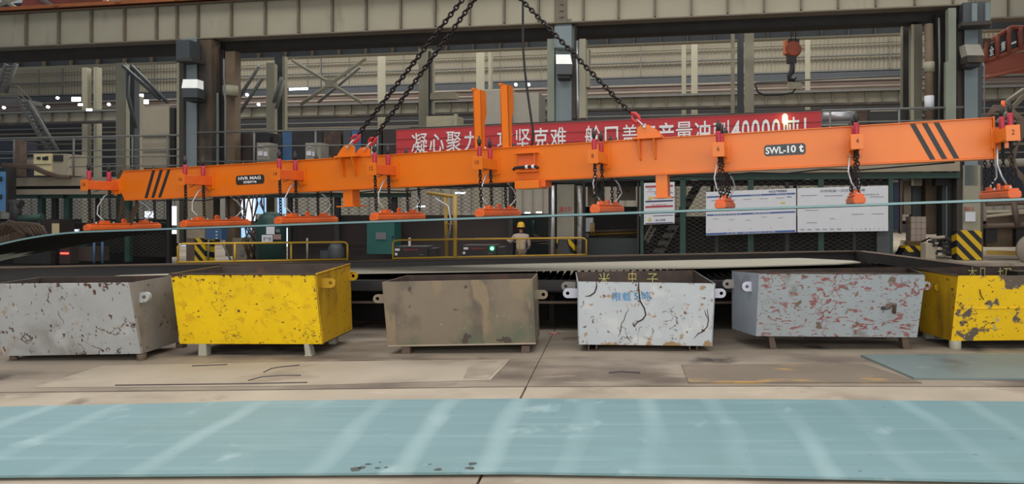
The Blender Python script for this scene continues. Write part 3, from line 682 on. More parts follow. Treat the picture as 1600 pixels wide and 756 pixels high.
# connector bracket and box under the beam
x, _ = bs(826)
for z in (.39, .12): bp('bracket_shelf', MB().box((x-.18, -.12, z), (x+.18, 0, z+.014)), orange)
bp('bracket_strut', MB().box((x+.13, -.1, .13), (x+.15, -.08, .39)), orange_d)
bp('socket_box', MB().box((x-.14, -.05, .2), (x+.12, 0, .36)), orange_d, bevel=.004)
bp('connector', MB().tube([(x-.20, -.10, .155), (x-.17, -.10, .185), (x-.05, -.11, .19), (x+.16, -.11, .19), (x+.2, -.11, .16)], .022, 8), rubber)
for dx in (.02, .12): bp('connector_collar', MB().lathe([(.03, dx-.02), (.03, dx+.02)], (x, -.11, .19), 10, 'x'), white)
bp('junction_box', MB().box((x-.18, -.12, -.13), (x+.20, BWID, -.015)), orange, bevel=.006); bp('junction_box_side', MB().box((x+.20, -.02, -.11), (x+.27, BWID, -.015)), orange_d)
# bundled cables at both ends
for k in range(5):
    bp('cable_loop', MB().tube([(.02+.02*k, .10+.03*k, .50), (-.06, .1+.02*k, .56+.02*k), (-.12-.02*k, .12, .45), (-.10, .14, .2), (-.14-.03*k, .2, -.1-.06*k), (-.02, .2, -.25-.06*k), (.12+.02*k, .2, -.1), (.14, .2, .0)], .012, 6), cable_m)
for k in range(5):
    bp('cable_loop', MB().tube([(L-.05, .06+.03*k, .52), (L+.06, .05+.03*k, .60+.02*k), (L+.18+.015*k, .06+.03*k, .60+.015*k), (L+.30+.02*k, .08, .48), (L+.33+.01*k, .1, .25), (L+.26-.02*k, .1, -.02), (L+.30+.015*k, .1, -.25), (L+.36, .1, -.33-.02*k)], .012, 6), cable_m)
bp('orange_plug', MB().lathe([(.02, .64), (.03, .66), (.02, .72)], (L+.14, .05, 0), 8), orange_d)
bp('beam_cable', MB().tube([(.4, BWID+.04, -.03)]+[(1+.5*k, BWID+.04, -.03-.035*(k % 2)) for k in range(24)]+[(L-.4, BWID+.04, -.02)], .011, 5), rubber)

# ------------------------------------------------------------------ magnets
DROP = .53; MT = .115
def chain_mesh(length, pitch, r, hl, hw, tilt0=0):
    mb = MB(); n = int(length/pitch)
    for k in range(n+1):
        z = -k*pitch; pts = []
        for a in range(10):
            t = 2*math.pi*a/10; u, v = hw*math.cos(t), hl*math.sin(t)
            pts.append((u, 0, z+v) if (k+tilt0) % 2 else (0, u, z+v))
        mb.tube(pts, r, 5, closed=True)
    return mb
mdesc = ['magnet hung at the far left end of the orange beam, under number 18', 'magnet under number 16, second from the left', 'magnet under number 14, above the green tank', 'magnet under number 12, above the teal cabinet', 'magnet under number 10, below the twin uprights', 'magnet under number 8, beside the column marked B10', 'magnet under number 6, before the blue striped notice board', 'small-looking end-on magnet under number 4, before the white notice board', 'magnet at the right end of the orange beam, under number 2']
mg0 = None
for i, s in enumerate(STN):
    lc = BM @ V((s, BWID/2, -DROP)); mtx = M.Translation(lc) @ BM.to_3x3().to_4x4()
    lab = 'orange bar-shaped '+mdesc[i]
    if mg0 is None:
        mg = root('lifting_magnet', lab, 'magnet', mtx=mtx, group='magnets under the lifting beam'); mg0 = mg
        def mp(name, mb, m, **k): return part(name, mb, m, mg, local=True, **k)
        h = .7
        mp('magnet_body', MB().prism([(-.075, -h, .02), (-.055, -h, 0), (.055, -h, 0), (.075, -h, .02), (.075, -h, .075), (.05, -h, MT-.015), (-.05, -h, MT-.015), (-.075, -h, .075)], (0, 2*h, 0)), orange_d, bevel=.012)
        mp('top_plate', MB().box((-.06, -h+.05, MT-.015), (.06, h-.05, MT+.005)), orange_d, bevel=.004)
        mp('pole_shoe', MB().box((-.05, -h+.05, -.004), (.05, h-.05, .004)), dark_metal)
        for y in (-.37, .40): mp('terminal_box', MB().box((-.045, y-.07, MT), (.045, y+.07, MT+.05)), orange_d, bevel=.006)
        mb = MB(); lug(mb, (0, 0, MT+.045), (0, 0, 1), (0, 1, 0), .04, .05, .03, .018); mp('lifting_eye', mb, orange_d)
        for y in (-.52, -.2, .2, .55): mp('top_bolt', MB().lathe([(.018, MT), (.018, MT+.03)], (.0, y, 0), 8), silver)
        ch = chain_mesh(.50, .047, .0085, .034, .021)
        me = None
        for y in (-.625, -.265, .265, .625):
            if me is None:
                o = mp('chain', ch, chain_m); me = o.data
            else:
                o = bpy.data.objects.new('chain', me); COL.objects.link(o); o.parent = mg
            o.location = (0, y, MT+.03+.50)
        mp('conduit', MB().tube([(0, -.13, .69), (-.04, -.2, .66), (-.07, -.30, .60), (-.10, -.40, .42), (-.07, -.44, .28), (-.02, -.40, .20), (0, -.37, MT+.05)], .0115, 6), silver)
        mp('conduit', MB().tube([(0, .16, .60), (.02, .24, .55), (.08, .40, .42), (.10, .47, .30), (.03, .45, .20), (0, .40, MT+.05)], .0115, 6), silver)
        mp('black_lead', MB().tube([(0, -.13, .69), (.03, -.2, .73), (.03, -.4, .72), (0, -.55, .66)], .006, 5), rubber)
    else:
        mg = copy_tree(mg0, mtx); mg['label'] = lab
# ------------------------------------------------------------------ the hung plate
def sag(x, q):
    if x >= .1: return 0
    t = .1-x; near = .042*t*t; far = .128*t*t/(t+.45)
    return -(near*(1-q)+far*q)
pm = root('hung_steel_plate', 'thin blue green steel plate carried below the nine orange magnets, its left end sagging', 'steel plate', mtx=M.Translation(BM @ V((0, 0, -DROP))) @ BM.to_3x3().to_4x4())
xs = [-4.2+.3*k for k in range(15)]+[.3, 1, 2, 3, 4, 5, 6, 7, 8, 9, 10, 11, 12, 13, 14, 15, 16, 16.6]
ys = [-.66, -.2, .25, .6, .95]; vs = []; fs = []
for x in xs:
    for j, y in enumerate(ys): vs.append((x, y, sag(x, j/4)-.002))
nv = len(vs); vs += [(a, b, c-.028) for a, b, c in vs]; ny = len(ys)
for i in range(len(xs)-1):
    for j in range(ny-1):
        a = i*ny+j; fs += [(a, a+ny, a+ny+1, a+1), (nv+a, nv+a+1, nv+a+ny+1, nv+a+ny)]
    for a, in ((i*ny,),): fs.append((a, nv+a, nv+a+ny, a+ny))
    a = i*ny+ny-1; fs.append((a, a+ny, nv+a+ny, nv+a))
for j in range(ny-1): fs.append((j, j+1, nv+j+1, nv+j)); a = (len(xs)-1)*ny+j; fs.append((a, nv+a, nv+a+1, a+1))
part('plate', MB().add(vs, fs, False), teal2, pm, local=True)
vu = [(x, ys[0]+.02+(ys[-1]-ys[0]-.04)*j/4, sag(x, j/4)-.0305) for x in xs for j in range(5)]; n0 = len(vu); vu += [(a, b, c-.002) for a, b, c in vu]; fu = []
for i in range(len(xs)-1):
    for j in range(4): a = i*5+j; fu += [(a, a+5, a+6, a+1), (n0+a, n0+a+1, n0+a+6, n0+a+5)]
part('shaded_underside', MB().add(vu, fu), mat('underside_shade', (16, 26, 28), .9, spec=.1), pm, local=True)  # near-black sheet paints the shade onto the plate's underside

# ------------------------------------------------------------------ sling chains
HOOK = P(766, -46, 10.55)
def sling(label, lo, top, side):
    lo = V(lo); top = V(top); d = (lo-top); n = d.normalized()
    z = -n; a = V((0, 1, 0)); xx = a.cross(z).normalized(); yy = z.cross(xx)
    sh = .20
    mtx = M(((xx.x, yy.x, z.x, top.x), (xx.y, yy.y, z.y, top.y), (xx.z, yy.z, z.z, top.z), (0, 0, 0, 1)))
    s = root('sling_chain', label, 'chain', mtx=mtx, group='sling chains above the beam')
    part('chain', chain_mesh(d.length-.30, .068, .0135, .048, .029), chain_m, s, local=True)
    e = -d.length
    part('red_hook', MB().tube([(0, 0, e+.29), (.035, 0, e+.25), (.045, 0, e+.19), (.03, 0, e+.13), (-.01, 0, e+.12), (-.04, 0, e+.15), (-.045, 0, e+.20), (-.02, 0, e+.24)], [.022, .03, .03, .028, .026, .024, .02, .014], 8), red, s, local=True)
    part('hook_latch', MB().tube([(-.02, 0, e+.25), (-.03, 0, e+.15)], .012, 6), red, s, local=True)
    part('shackle', MB().tube([(0, -.035, e), (0, -.045, e+.05), (0, -.03, e+.13), (0, 0, e+.155), (0, .03, e+.13), (0, .045, e+.05), (0, .035, e)], .012, 8), silver, s, local=True)
    part('shackle_pin', MB().lathe([(.018, -.06), (.018, .06)], (0, 0, e), 10, 'y'), silver, s, local=True)
    return s
sling('left chain of the pair running from the beam up to the right, with red hook', BM @ V((XL_+.03, -.09, .66)), HOOK+V((-.03, -.12, 0)), 1)
sling('right chain of the pair running from the beam up to the right, with red hook', BM @ V((XL_+.05, .345, .66)), HOOK+V((.03, .12, 0)), 1)
sling('single chain running from the beam up to the left, across the column', BM @ V((XR_-.03, -.09, .66)), HOOK+V((.05, 0, 0)), -1)
solo('sling_ring', MB().tube([HOOK+V((.09*math.cos(a), 0, .05+.13*math.sin(a))) for a in [i*math.pi/8 for i in range(16)]], .022, 8, closed=True), chain_m, 'black oval ring joining the three chains above the beam', 'ring')
solo('power_cable', MB().tube([P(817, -60, 10.9), P(817, 22, 10.9), P(817, 70, 10.9), P(820, 110, 10.85), P(825, 150, 10.8), P(830, 185, 10.75), P(833, 205, 10.7), P(832, 222, 10.7), P(829, 236, 10.75)], .018, 8), rubber, 'black power cable dropping from above to the middle of the orange beam', 'cable')

# ================================================================== BUILDING
# main crane girder and what hangs on it
gr = root('crane_girder', None, None, kind='structure')
zb, zt_ = Z0(75, 1), Z0(24, 1)
part('web', run(MB(), -260, 1512, zb, zt_, 1, .03), girder_m, gr)
part('bottom_flange', run(MB(), -260, 1512, zb-.04, zb, .993, .45), girder_e, gr); part('top_flange', run(MB(), -260, 1512, zt_, zt_+.04, .993, .45), girder_e, gr)
for px in (-110, -60, -11, 39, 90, 141, 193, 243, 275, 308, 360, 413, 465, 518, 571, 625, 679, 733, 787, 841, 911, 966, 1023, 1080, 1137, 1194, 1252, 1310, 1369, 1430, 1490):
    part('stiffener', run(MB(), px-1.4, px+1.4, zb+(.06 if px != 275 else -.04), zt_, .9955, .11), girder_e, gr)
part('splice_plate', run(MB(), 866, 886, zb, zt_, .9985, .03), girder_e, gr)
for k in range(5):
    for px in (876, 879): part('bolt', MB().lathe([(.03, -.03), (.03, 0)], G(px, .998)+V((0, 0, zb+.2+.2*k)), 8, 'y'), girder_e, gr)
cr = root('crane_rail', 'rust brown rail running along the top of the cream girder', 'rail', G(700, 1)+V((0, 0, zt_+.04)))
part('rail_head', run(MB(), -260, 1512, zt_+.04, zt_+.19, .985, .12), rail_o, cr)
part('rail_foot', run(MB(), -260, 1512, zt_+.04, zt_+.07, .98, .3), rail_o, cr)
for px in (85, 182, 275, 345, 430, 540): part('rail_clip', run(MB(), px-4, px+4, zt_+.07, zt_+.12, .978, .1), rail_o, cr)
solo('yellow_marker', run(MB(), 337, 348, zt_+.19, zt_+.27, .985, .05), yellow, 'small yellow marker block on the rusty rail', 'marker')
# next girder at the right
g2 = root('crane_girder', None, None, kind='structure')
part('web', run(MB(), 1549, 1900, Z(28, 1570, 1.25), Z(-30, 1570, 1.25), 1.25, .03), girder_m, g2); part('bottom_flange', run(MB(), 1549, 1900, Z(30.5, 1570, 1.25), Z(28, 1570, 1.25), 1.243, .5), girder_e, g2)
for px in (1577, 1640, 1700): part('stiffener', run(MB(), px-1.2, px+1.2, Z(28, 1570, 1.25), Z(-30, 1570, 1.25), 1.243, .2), girder_e, g2)
part('lower_web', run(MB(), 1549, 1900, Z(43, 1570, 1.34), Z(30, 1570, 1.34), 1.34, .05), cab_blued, g2)
# dark beam under the girder, brown beam, second-row grey girder
db = root('under_beam', None, None, kind='structure')
part('dark_web', run(MB(), -260, 1500, Z0(93, 1.04), Z0(70, 1.04), 1.04, .5), dark_beam, db)
part('light_flange', run(MB(), -260, 270, Z0(97, 1.06), Z0(95.4, 1.06), 1.05, .3), col_beige, db)
part('brown_web', run(MB(), -260, 1450, Z0(98, 1.10), Z0(88, 1.10), 1.10, .1), brown_strip, db)
part('duct', MB().tube([P(899, 53, D(899)*1.08), P(1010, 50, D(1010)*1.08), P(1100, 48, D(1100)*1.08), P(1230, 44, D(1230)*1.08)], .07, 8), pipe_brown, db)
g3 = root('rear_crane_girder', None, None, kind='structure')
part('grey_web', run(MB(), -300, 1760, Z0(108.5, 1.4), Z0(92, 1.4), 1.4, .05), cab_blued, g3)
part('flange', run(MB(), -300, 1760, Z0(110.3, 1.4), Z0(108.5, 1.4), 1.385, .35), col_beige, g3)
for px in range(-60, 1700, 42): part('stiffener', run(MB(), px-1, px+1, Z0(108.5, 1.4), Z0(92, 1.4), 1.39, .2), girder_e, g3)

# columns
cn = [0]
def column(px0, px1, ytop, ybot, k, m, t=.3, web=None, parts=None, kind='H', sunk=False):
    c = root('column', None, None, G((px0+px1)/2, k), kind='structure')
    zt2, zb2 = Z(ytop, (px0+px1)/2, k), Z(ybot, (px0+px1)/2, k)
    if kind == 'H':
        part('face_flange', run(MB(), px0, px1, zb2, zt2, k, .03), m, c)
        part('web', run(MB(), (px0+px1)/2-1, (px0+px1)/2+1, zb2, zt2, k+.001, t), web or m, c)
        part('rear_flange', run(MB(), px0, px1, zb2, zt2, k*1.0+t/D((px0+px1)/2), .03), web or m, c)
    else: part('shaft', run(MB(), px0, px1, zb2, zt2, k, t), m, c)
    return c
# left main column group
yb_l = 408.5
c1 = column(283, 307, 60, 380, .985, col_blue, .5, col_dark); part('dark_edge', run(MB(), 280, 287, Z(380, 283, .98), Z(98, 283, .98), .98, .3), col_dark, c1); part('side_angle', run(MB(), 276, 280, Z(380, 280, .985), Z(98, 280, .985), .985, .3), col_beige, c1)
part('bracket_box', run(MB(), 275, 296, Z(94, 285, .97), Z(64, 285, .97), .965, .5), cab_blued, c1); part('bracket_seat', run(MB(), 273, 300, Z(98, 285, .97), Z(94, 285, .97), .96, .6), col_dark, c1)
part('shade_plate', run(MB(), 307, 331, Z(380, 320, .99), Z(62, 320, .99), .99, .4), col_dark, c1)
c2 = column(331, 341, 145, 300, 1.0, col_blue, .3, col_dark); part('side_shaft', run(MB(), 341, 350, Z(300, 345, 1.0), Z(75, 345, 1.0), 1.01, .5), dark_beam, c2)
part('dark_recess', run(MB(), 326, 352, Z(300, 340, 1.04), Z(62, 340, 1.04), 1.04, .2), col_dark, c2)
c3 = column(352, 367, 80, 400, 1.01, pipe_brown, .3, kind='S'); part('pipe_collar', MB().lathe([(.24, 0), (.24, .35)], G(360, 1.0)+V((0, 0, Z(150, 360, 1.0))), 14), col_beige, c3)
part('drop_pipe', MB().tube([P(350, 92, 23.6), P(350, 120, 23.6), P(352, 160, 23.6), P(352, 290, 23.6)], .03, 6), rail_m, c3)
# lower stub of left column with hazard paint
c4 = column(292, 320, 300, 372, .97, mat('column_stained', (148, 136, 114), .65, var=.15, scale=3), .4, kind='S')
part('stained_base', run(MB(), 291, 304, Z(412, 298, .969), Z(372, 298, .969), .9685, .45), brown_metal, c4)
mbx = MB(); o = part('hazard_base', run(mbx, 304, 320.5, Z(410, 306, .969), Z(372, 306, .969), .9685, .45), hazard_m, c4)
# middle column B10
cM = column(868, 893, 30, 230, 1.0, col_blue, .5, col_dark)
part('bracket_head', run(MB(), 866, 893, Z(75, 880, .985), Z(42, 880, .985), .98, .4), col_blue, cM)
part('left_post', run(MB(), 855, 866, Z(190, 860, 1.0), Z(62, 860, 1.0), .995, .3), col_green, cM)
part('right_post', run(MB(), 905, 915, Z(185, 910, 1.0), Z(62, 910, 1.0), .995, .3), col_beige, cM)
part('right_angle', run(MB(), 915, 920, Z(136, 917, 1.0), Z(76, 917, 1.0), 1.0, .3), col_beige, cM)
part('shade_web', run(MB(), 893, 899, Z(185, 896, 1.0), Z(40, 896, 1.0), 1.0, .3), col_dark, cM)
part('lagged_pipe', MB().tube([P(902, 64, 22.5), P(902, 110, 22.5), P(903, 150, 22.5), P(904, 185, 22.5)], .055, 8), silver, cM)
cB = column(870, 897, 288, 374, 1.0, mat('column_lower', (136, 132, 116), .6, var=.12, scale=2, layers=[((112, 126, 122), 1.1, .52, .2, SQ, 4)]), .5, kind='S')
part('hazard_base', run(MB(), 869.5, 897.5, Z(412, 883, .999), Z(374, 883, .999), .9985, .55), hazard_m, cB)
mb = MB(); o0 = P(875, 330, D(883)*.9985); text(mb, 'B10', o0, P(893, 330, D(883)*.9985)-o0, (0, 0, .15), .02); part('red_number', mb, ink_red, cB)
part('pipe', MB().tube([P(864, 290, 22.3), P(864, 345, 22.3), P(863, 402, 22.3)], .06, 8), silver, cB); part('dark_channel', run(MB(), 857, 868, Z(402, 862, 1.01), Z(288, 862, 1.01), 1.01, .2), col_dark, cB)
part('lagged_pipe', MB().tube([P(905, 290, 22.4), P(907, 330, 22.4), P(906, 360, 22.4), P(905, 400, 22.4)], .085, 8), mat('foil_lagging', (158, 154, 150), .35, .5, var=.3, scale=9), cB)
part('black_tarp', MB().hexa([P(868, 410, 21.8), P(896, 410, 21.8), P(896, 410, 22.2), P(868, 410, 22.2), P(874, 376, 21.9), P(885, 376, 21.9), P(887, 374, 22.2), P(872, 374, 22.2)]), dark_metal, cB)
# right column group
cR = column(1507, 1528, 20, 290, 1.0, col_blue, .5, col_dark)
part('left_web', run(MB(), 1496, 1507, Z(290, 1500, 1.01), Z(5, 1500, 1.01), 1.01, .3), col_dark, cR); part('right_web', run(MB(), 1528, 1535, Z(290, 1530, 1.01), Z(5, 1530, 1.01), 1.01, .3), cab_blued, cR)
part('bracket_head', run(MB(), 1505, 1542, Z(36, 1520, .985), Z(5, 1520, .985), .98, .4), cab_blued, cR); part('bracket_seat', run(MB(), 1503, 1550, Z(42, 1520, .98), Z(36, 1520, .98), .97, .5), col_dark, cR)
for a, b in ((1519, 1527), (1540, 1547)): part('bracket_plate', run(MB(), a, b, Z(35, 1520, .978), Z(6, 1520, .978), .975, .1), col_blue, cR)
part('green_post', run(MB(), 1482, 1494, Z(190, 1488, .99), Z(14, 1488, .99), .985, .3), col_green, cR); part('green_post', run(MB(), 1478, 1494, Z(190, 1486, .98), Z(96, 1486, .98), .98, .2), col_green, cR)
part('dark_shaft', run(MB(), 1462, 1482, Z(290, 1472, 1.02), Z(20, 1472, 1.02), 1.02, .4), dark_beam, cR)
part('brown_pipe', MB().tube([P(1451, 38, 20.9), P(1452, 100, 20.9), P(1452, 188, 20.9)], .125, 10), pipe_brown, cR); part('pipe_joint', MB().lathe([(.15, 0), (.15, .3)], P(1452, 113, 20.9), 12), col_beige, cR)
part('paper_sheet', MB().lathe([(.135, 0), (.135, .42)], P(1452, 172, 20.9), 12), paper, cR)
part('thin_pipe', MB().tube([P(1467, 28, 20.8), P(1468, 100, 20.8), P(1467, 188, 20.8)], .03, 6), rail_m, cR)
cR2 = column(1425, 1441, 38, 290, 1.04, mat('column_olive', (124, 118, 102), .7, var=.1, scale=2), .4, kind='S'); part('angle', run(MB(), 1424, 1428, Z(290, 1426, 1.03), Z(38, 1426, 1.03), 1.03, .1), col_beige, cR2)
cR3 = column(1410, 1424, 40, 190, 1.12, col_dark, .3, kind='S'); part('edge', run(MB(), 1408, 1411, Z(190, 1410, 1.1), Z(40, 1410, 1.1), 1.1, .1), col_beige, cR3)
cRb = column(1505, 1532, 258, 360, 1.0, mat('column_lower_right', (150, 146, 126), .65, var=.1, scale=2), .4, kind='S'); part('side', run(MB(), 1495, 1505, Z(406, 1500, 1.0), Z(258, 1500, 1.0), 1.005, .4), col_dark, cRb)
part('side', run(MB(), 1532, 1536, Z(406, 1500, 1.0), Z(290, 1500, 1.0), 1.0, .4), brown_metal, cRb)
part('hazard_base', run(MB(), 1495, 1534, Z(406, 1520, .998), Z(360, 1520, .998), .997, .5), hazard_m, cRb)
mb = MB(); d_ = D(1520)*.997; text(mb, 'B11', P(1507, 329, d_), P(1521, 329, d_)-P(1507, 329, d_), (0, 0, .11), .02); part('red_number', mb, ink_red, cRb)
part('notice', MB().obox(P(1508, 346, d_), P(1524, 346, d_)-P(1508, 346, d_), (0, -.01, 0), (0, 0, .28)), paper, cRb)
# floodlights on the columns
for px0, px1, ya, yb, dd, lab in ((283, 308, 123, 152, .955, 'floodlight with a white top on the left column'), (868, 893, 84, 116, .97, 'floodlight with a white top on the middle column, crossed by the chain'), (1510, 1537, 68, 97, .97, 'boxy grey floodlight on the right column')):
    dpt = D(px0)*dd; f_ = root('floodlight', lab, 'floodlight', P((px0+px1)/2, yb, dpt), group='floodlights on the columns')
    a, b = P(px0, yb, dpt), P(px1, ya, dpt); hm = a.z+(b.z-a.z)*.5; 
    if px0 == 1510: hm = a.z+(b.z-a.z)*.36
    part('housing', MB().prism([(a.x+.04, dpt, a.z), (b.x, dpt, a.z), (b.x+.02, dpt, hm), (a.x+.02, dpt, hm)], (0, .45, 0)), cab_blued if px0 != 1510 else col_dark, f_)
    part('lamp_face', MB().prism([(a.x+.02, dpt-.01, hm), (b.x+.02, dpt-.01, hm), (b.x-.05, dpt+.1, b.z), (a.x, dpt+.1, b.z)], (0, .35, 0)), lamp_face if px0 != 1510 else cab_grey, f_)
    part('bracket', MB().box((a.x+.05, dpt+.1, a.z-.1), (b.x-.05, dpt+.6, a.z)), dark_metal, f_)

# second and third rows of columns
for px0, px1, k in ((181, 197, 1.3), (416, 429, 1.3), (654, 668, 1.15), (1163, 1178, 1.15), (668, 674, 1.2), (1142, 1148, 1.18), (1152, 1162, 1.22)):
    m = col_beige if k != 1.22 else cab_blued
    column(px0, px1, 98 if px0 < 600 else (76 if px0 < 1000 else 50), 425 if k > 1.25 else 268, k, m, .45)
for px0, px1 in ((128, 136), (146, 151), (590, 602), (744, 757), (763, 767), (1065, 1072), (1080, 1090), (1258, 1266), (-60, -50)):
    column(px0, px1, 110-px0*.04, 500, 1.95, girder_m if px1-px0 > 7 else col_beige, .5)
# lattice braces
def bars(name, label, cat, segs, m, r=.05, group=None):
    mb0 = segs[0]; o = root(name, label, cat, mb0[0], group=group)
    for s_ in segs: part('bar', MB().tube(s_, r, 6), m, o)
    return o
kk = 1.38
def Q(px, py, k=kk): return P(px, py, D(px)*k)
br = root('cross_brace', None, None, Q(515, 130), kind='structure')
for s_ in ([(457, 94), (565, 160)], [(571, 91), (515, 132), (470, 163)]): part('brace_bar', MB().tube([Q(*p) for p in s_], .085, 6), col_beige, br)
for s_ in ([(563, 105), (497, 160)],): part('brace_bar', MB().tube([Q(*p, 1.45) for p in s_], .07, 6), rail_m, br)
part('gusset_plate', MB().obox(Q(508, 136, 1.375), (.55, 0, 0), (0, .04, 0), (0, 0, .35)), col_beige, br)
br = root('knee_brace', None, None, Q(230, 130), kind='structure')
for s_ in ([(192, 103), (250, 155)], [(205, 103), (262, 160)], [(200, 110), (200, 150), (212, 200)]): part('brace_bar', MB().tube([Q(*p, 1.28) for p in s_], .08, 6), cab_blued, br)
part('post', run(MB(), 198, 210, Z(300, 204, 1.34), Z(105, 204, 1.34), 1.34, .3), cab_blued, br); part('post', run(MB(), 212, 217, Z(275, 214, 1.36), Z(150, 214, 1.36), 1.36, .3), col_beige, br)
br = root('knee_brace', None, None, Q(400, 130), kind='structure')
for s_ in ([(405, 103), (370, 158)], [(410, 122), (372, 180)], [(440, 120), (428, 160)], [(432, 170), (443, 125)]): part('brace_bar', MB().tube([Q(*p, 1.3) for p in s_], .075, 6), rail_m, br)
part('post', run(MB(), 429, 441, Z(275, 435, 1.34), Z(88, 435, 1.34), 1.34, .3), cab_blued, br); part('post', run(MB(), 441, 445, Z(210, 443, 1.33), Z(88, 443, 1.33), 1.33, .2), col_beige, br)
# lower cream girder of the far bay
g4 = root('far_crane_girder', None, None, kind='structure')
zb4, zt4 = Z0(193, 1.9), Z0(179, 1.9)
part('web', run(MB(), -300, 1800, zb4, zt4, 1.9, .05), girder_m, g4)
part('bottom_flange', run(MB(), -300, 1800, zb4-.12, zb4, 1.885, .6), col_dark, g4); part('walkway_edge', run(MB(), -300, 1800, zt4, zt4+.12, 1.885, .6), rail_m, g4)
for px in range(-285, 1800, 26): part('stiffener', run(MB(), px-.7, px+.7, zb4, zt4, 1.89, .15), girder_e, g4)
# far wall
wb = root('wall_back', None, None, kind='structure')
zs0, zs1 = Z0(152, 2.3), Z0(104, 2.3)
A_, B_ = G(-420, 2.3), G(1900, 2.3); Lw = (B_-A_).length; dW = (B_-A_).normalized()
vs = []; fs = []; n = int(Lw/.28)
for i in range(n+1):
    for j, f_ in enumerate((0, .35, .5, .85)):
        p = A_+dW*((i+f_)*.28)+ND*(.0 if j in (1, 2) else .06)*(-1 if j in (1, 2) else 1); vs += [(p.x, p.y, zs0), (p.x, p.y, Z0(60, 2.3))]
for i in range(len(vs)//2-1): fs.append((2*i, 2*i+2, 2*i+3, 2*i+1))
part('corrugated_siding', MB().add(vs, fs), siding_m, wb, kind='stuff')
part('rear_skin', run(MB(), -420, 1900, -.8, Z0(60, 2.3)+3, 2.31, .2), far_dark, wb)
for y0, y1, m in ((131, 132.6, rail_m), (116, 116.8, siding_m), (150, 152, rail_m)): part('girt', run(MB(), -420, 1900, Z0(y1, 2.28), Z0(y0, 2.28), 2.28, .2), m, wb)
part('sill_band', run(MB(), -420, 1900, Z0(163, 2.27), Z0(153, 2.27), 2.27, .2), cab_blued, wb)
part('brown_band', run(MB(), -420, 1900, Z0(182, 2.2), Z0(166, 2.2), 2.2, .2), far_brown, wb)
for y0, y1 in ((163.5, 165.5), (172, 174.5)): part('pipe_run', MB().tube([G(-400, 2.15)+V((0, 0, Z0(y0, 2.15))), G(1890, 2.15)+V((0, 0, Z0(y0, 2.15)))], .09, 6), far_pink, wb)
for px in (96, 188, 1390, 500, 1000): part('mullion', run(MB(), px, px+1.5, zs0, Z0(104, 2.27), 2.27, .1), rail_m, wb)
for px in (60, 155, 240, 330, 480, 545, 630, 722, 781, 845, 973, 1037, 1097, 1205, 1294, 1357): part('purlin_line', run(MB(), px, px+.7, zs0, Z0(104, 2.28), 2.28, .05), rail_m, wb)
k_ = 0
for y0 in (202, 209, 218, 226, 236, 246, 257, 268): 
    part('louvre_bar', run(MB(), -420, 1900, Z0(y0+1.4+.8*(k_ % 3), 2.2), Z0(y0, 2.2), 2.2, .12), girder_e if k_ % 2 else rail_m, wb); k_ += 1
part('lower_panels', run(MB(), -420, 1900, Z0(342, 2.25), Z0(292, 2.25), 2.25, .1), cab_grey, wb)
for px in range(-400, 1900, 16): part('panel_joint', run(MB(), px, px+.8, Z0(342, 2.245), Z0(292, 2.245), 2.245, .04), rail_m, wb)
part('lower_green_band', run(MB(), -420, 1900, -.5, Z0(346, 2.24), 2.24, .1), far_dark, wb)
ce = root('ceiling', None, None, kind='structure')
z_c = Z0(60, 2.3)+1.2
part('roof_deck', MB().obox(G(-420, 1.5)+V((0, 0, z_c+4)), G(1900, 1.5)-G(-420, 1.5), ND*28, (0, 0, .3)), cab_grey, ce)

# ------------------------------------------------------------------ mezzanine deck, rails and banner
dk = root('mezzanine_deck', None, None, kind='structure')
H = lambda y0: Z0(y0, .99)
part('edge_beam', run(MB(), -300, 640, H(291), H(278), .99, .12), deck_m, dk); part('lower_edge_beam', run(MB(), -300, 640, H(304), H(296), .985, .12), deck_m, dk)
part('shadow_gap', run(MB(), -300, 640, H(296), H(291), 1.0, .1), dark_beam, dk)
part('floor_slab', run(MB(), -300, 640, H(284), H(279), .995, 6.5), sheet_dark, dk)
part('green_beam', run(MB(), -300, 640, H(310), H(304), 1.0, .1), post_green, dk)
def Hr(py): return Z(py, 1300, .99)
part('edge_beam', run(MB(), 640, 1500, Hr(269), Hr(254), .99, .12), deck_m, dk); part('floor_slab', run(MB(), 640, 1500, Hr(262), Hr(255), .995, 6.5), sheet_dark, dk)
part('green_beam', run(MB(), 640, 1500, Hr(279), Hr(270), 1.0, .12), post_green, dk)
part('lintel', run(MB(), 640, 1395, Hr(288), Hr(279), 1.02, .2), dark_beam, dk)
def railing(label, px0, px1, heights, posts, zbot, k=.985):
    g = root('railing', label, 'railing', G((px0+px1)/2, k)+V((0, 0, zbot)), group='mezzanine railings')
    for i, h in enumerate(heights):
        a, b = G(px0, k), G(px1, k); a.z = b.z = h
        part('top_rail' if i == 0 else 'middle_rail', MB().tube([a, b], .038 if i == 0 else .024, 6), rail_m, g)
    for p_ in posts:
        a = G(p_, k); part('post', MB().tube([a+V((0, 0, zbot)), a+V((0, 0, heights[0]))], .032, 6), rail_m, g)
railing('grey tube railing on the mezzanine behind the left end of the orange beam', -200, 283, [H(217), H(238), H(248), H(262)], (-60, 22, 115, 207, 262), H(278))
railing('grey tube railing on the mezzanine between the left column and the red banner', 309, 640, [H(214), H(236), H(257)], (397, 493, 590), H(278))
railing('grey tube railing on the mezzanine to the right of the red banner', 1284, 1505, [Hr(173), Hr(192), Hr(212)], (1297, 1334, 1405), Hr(254))
rg = root('railing', 'grey railing hidden behind the red banner, carrying it', 'railing', G(950, .985), group='mezzanine railings')
for px in (640, 760, 880, 1000, 1120, 1240, 1282):
    f_ = (px-619)/(1283-619); a = G(px, .981); zt_r = Z(203, 619, .975)*(1-f_)+Z(173.5, 1283, .975)*f_
    part('post', MB().tube([V((a.x, a.y, Hr(256))), V((a.x, a.y, zt_r))], .03, 6), rail_m, rg)
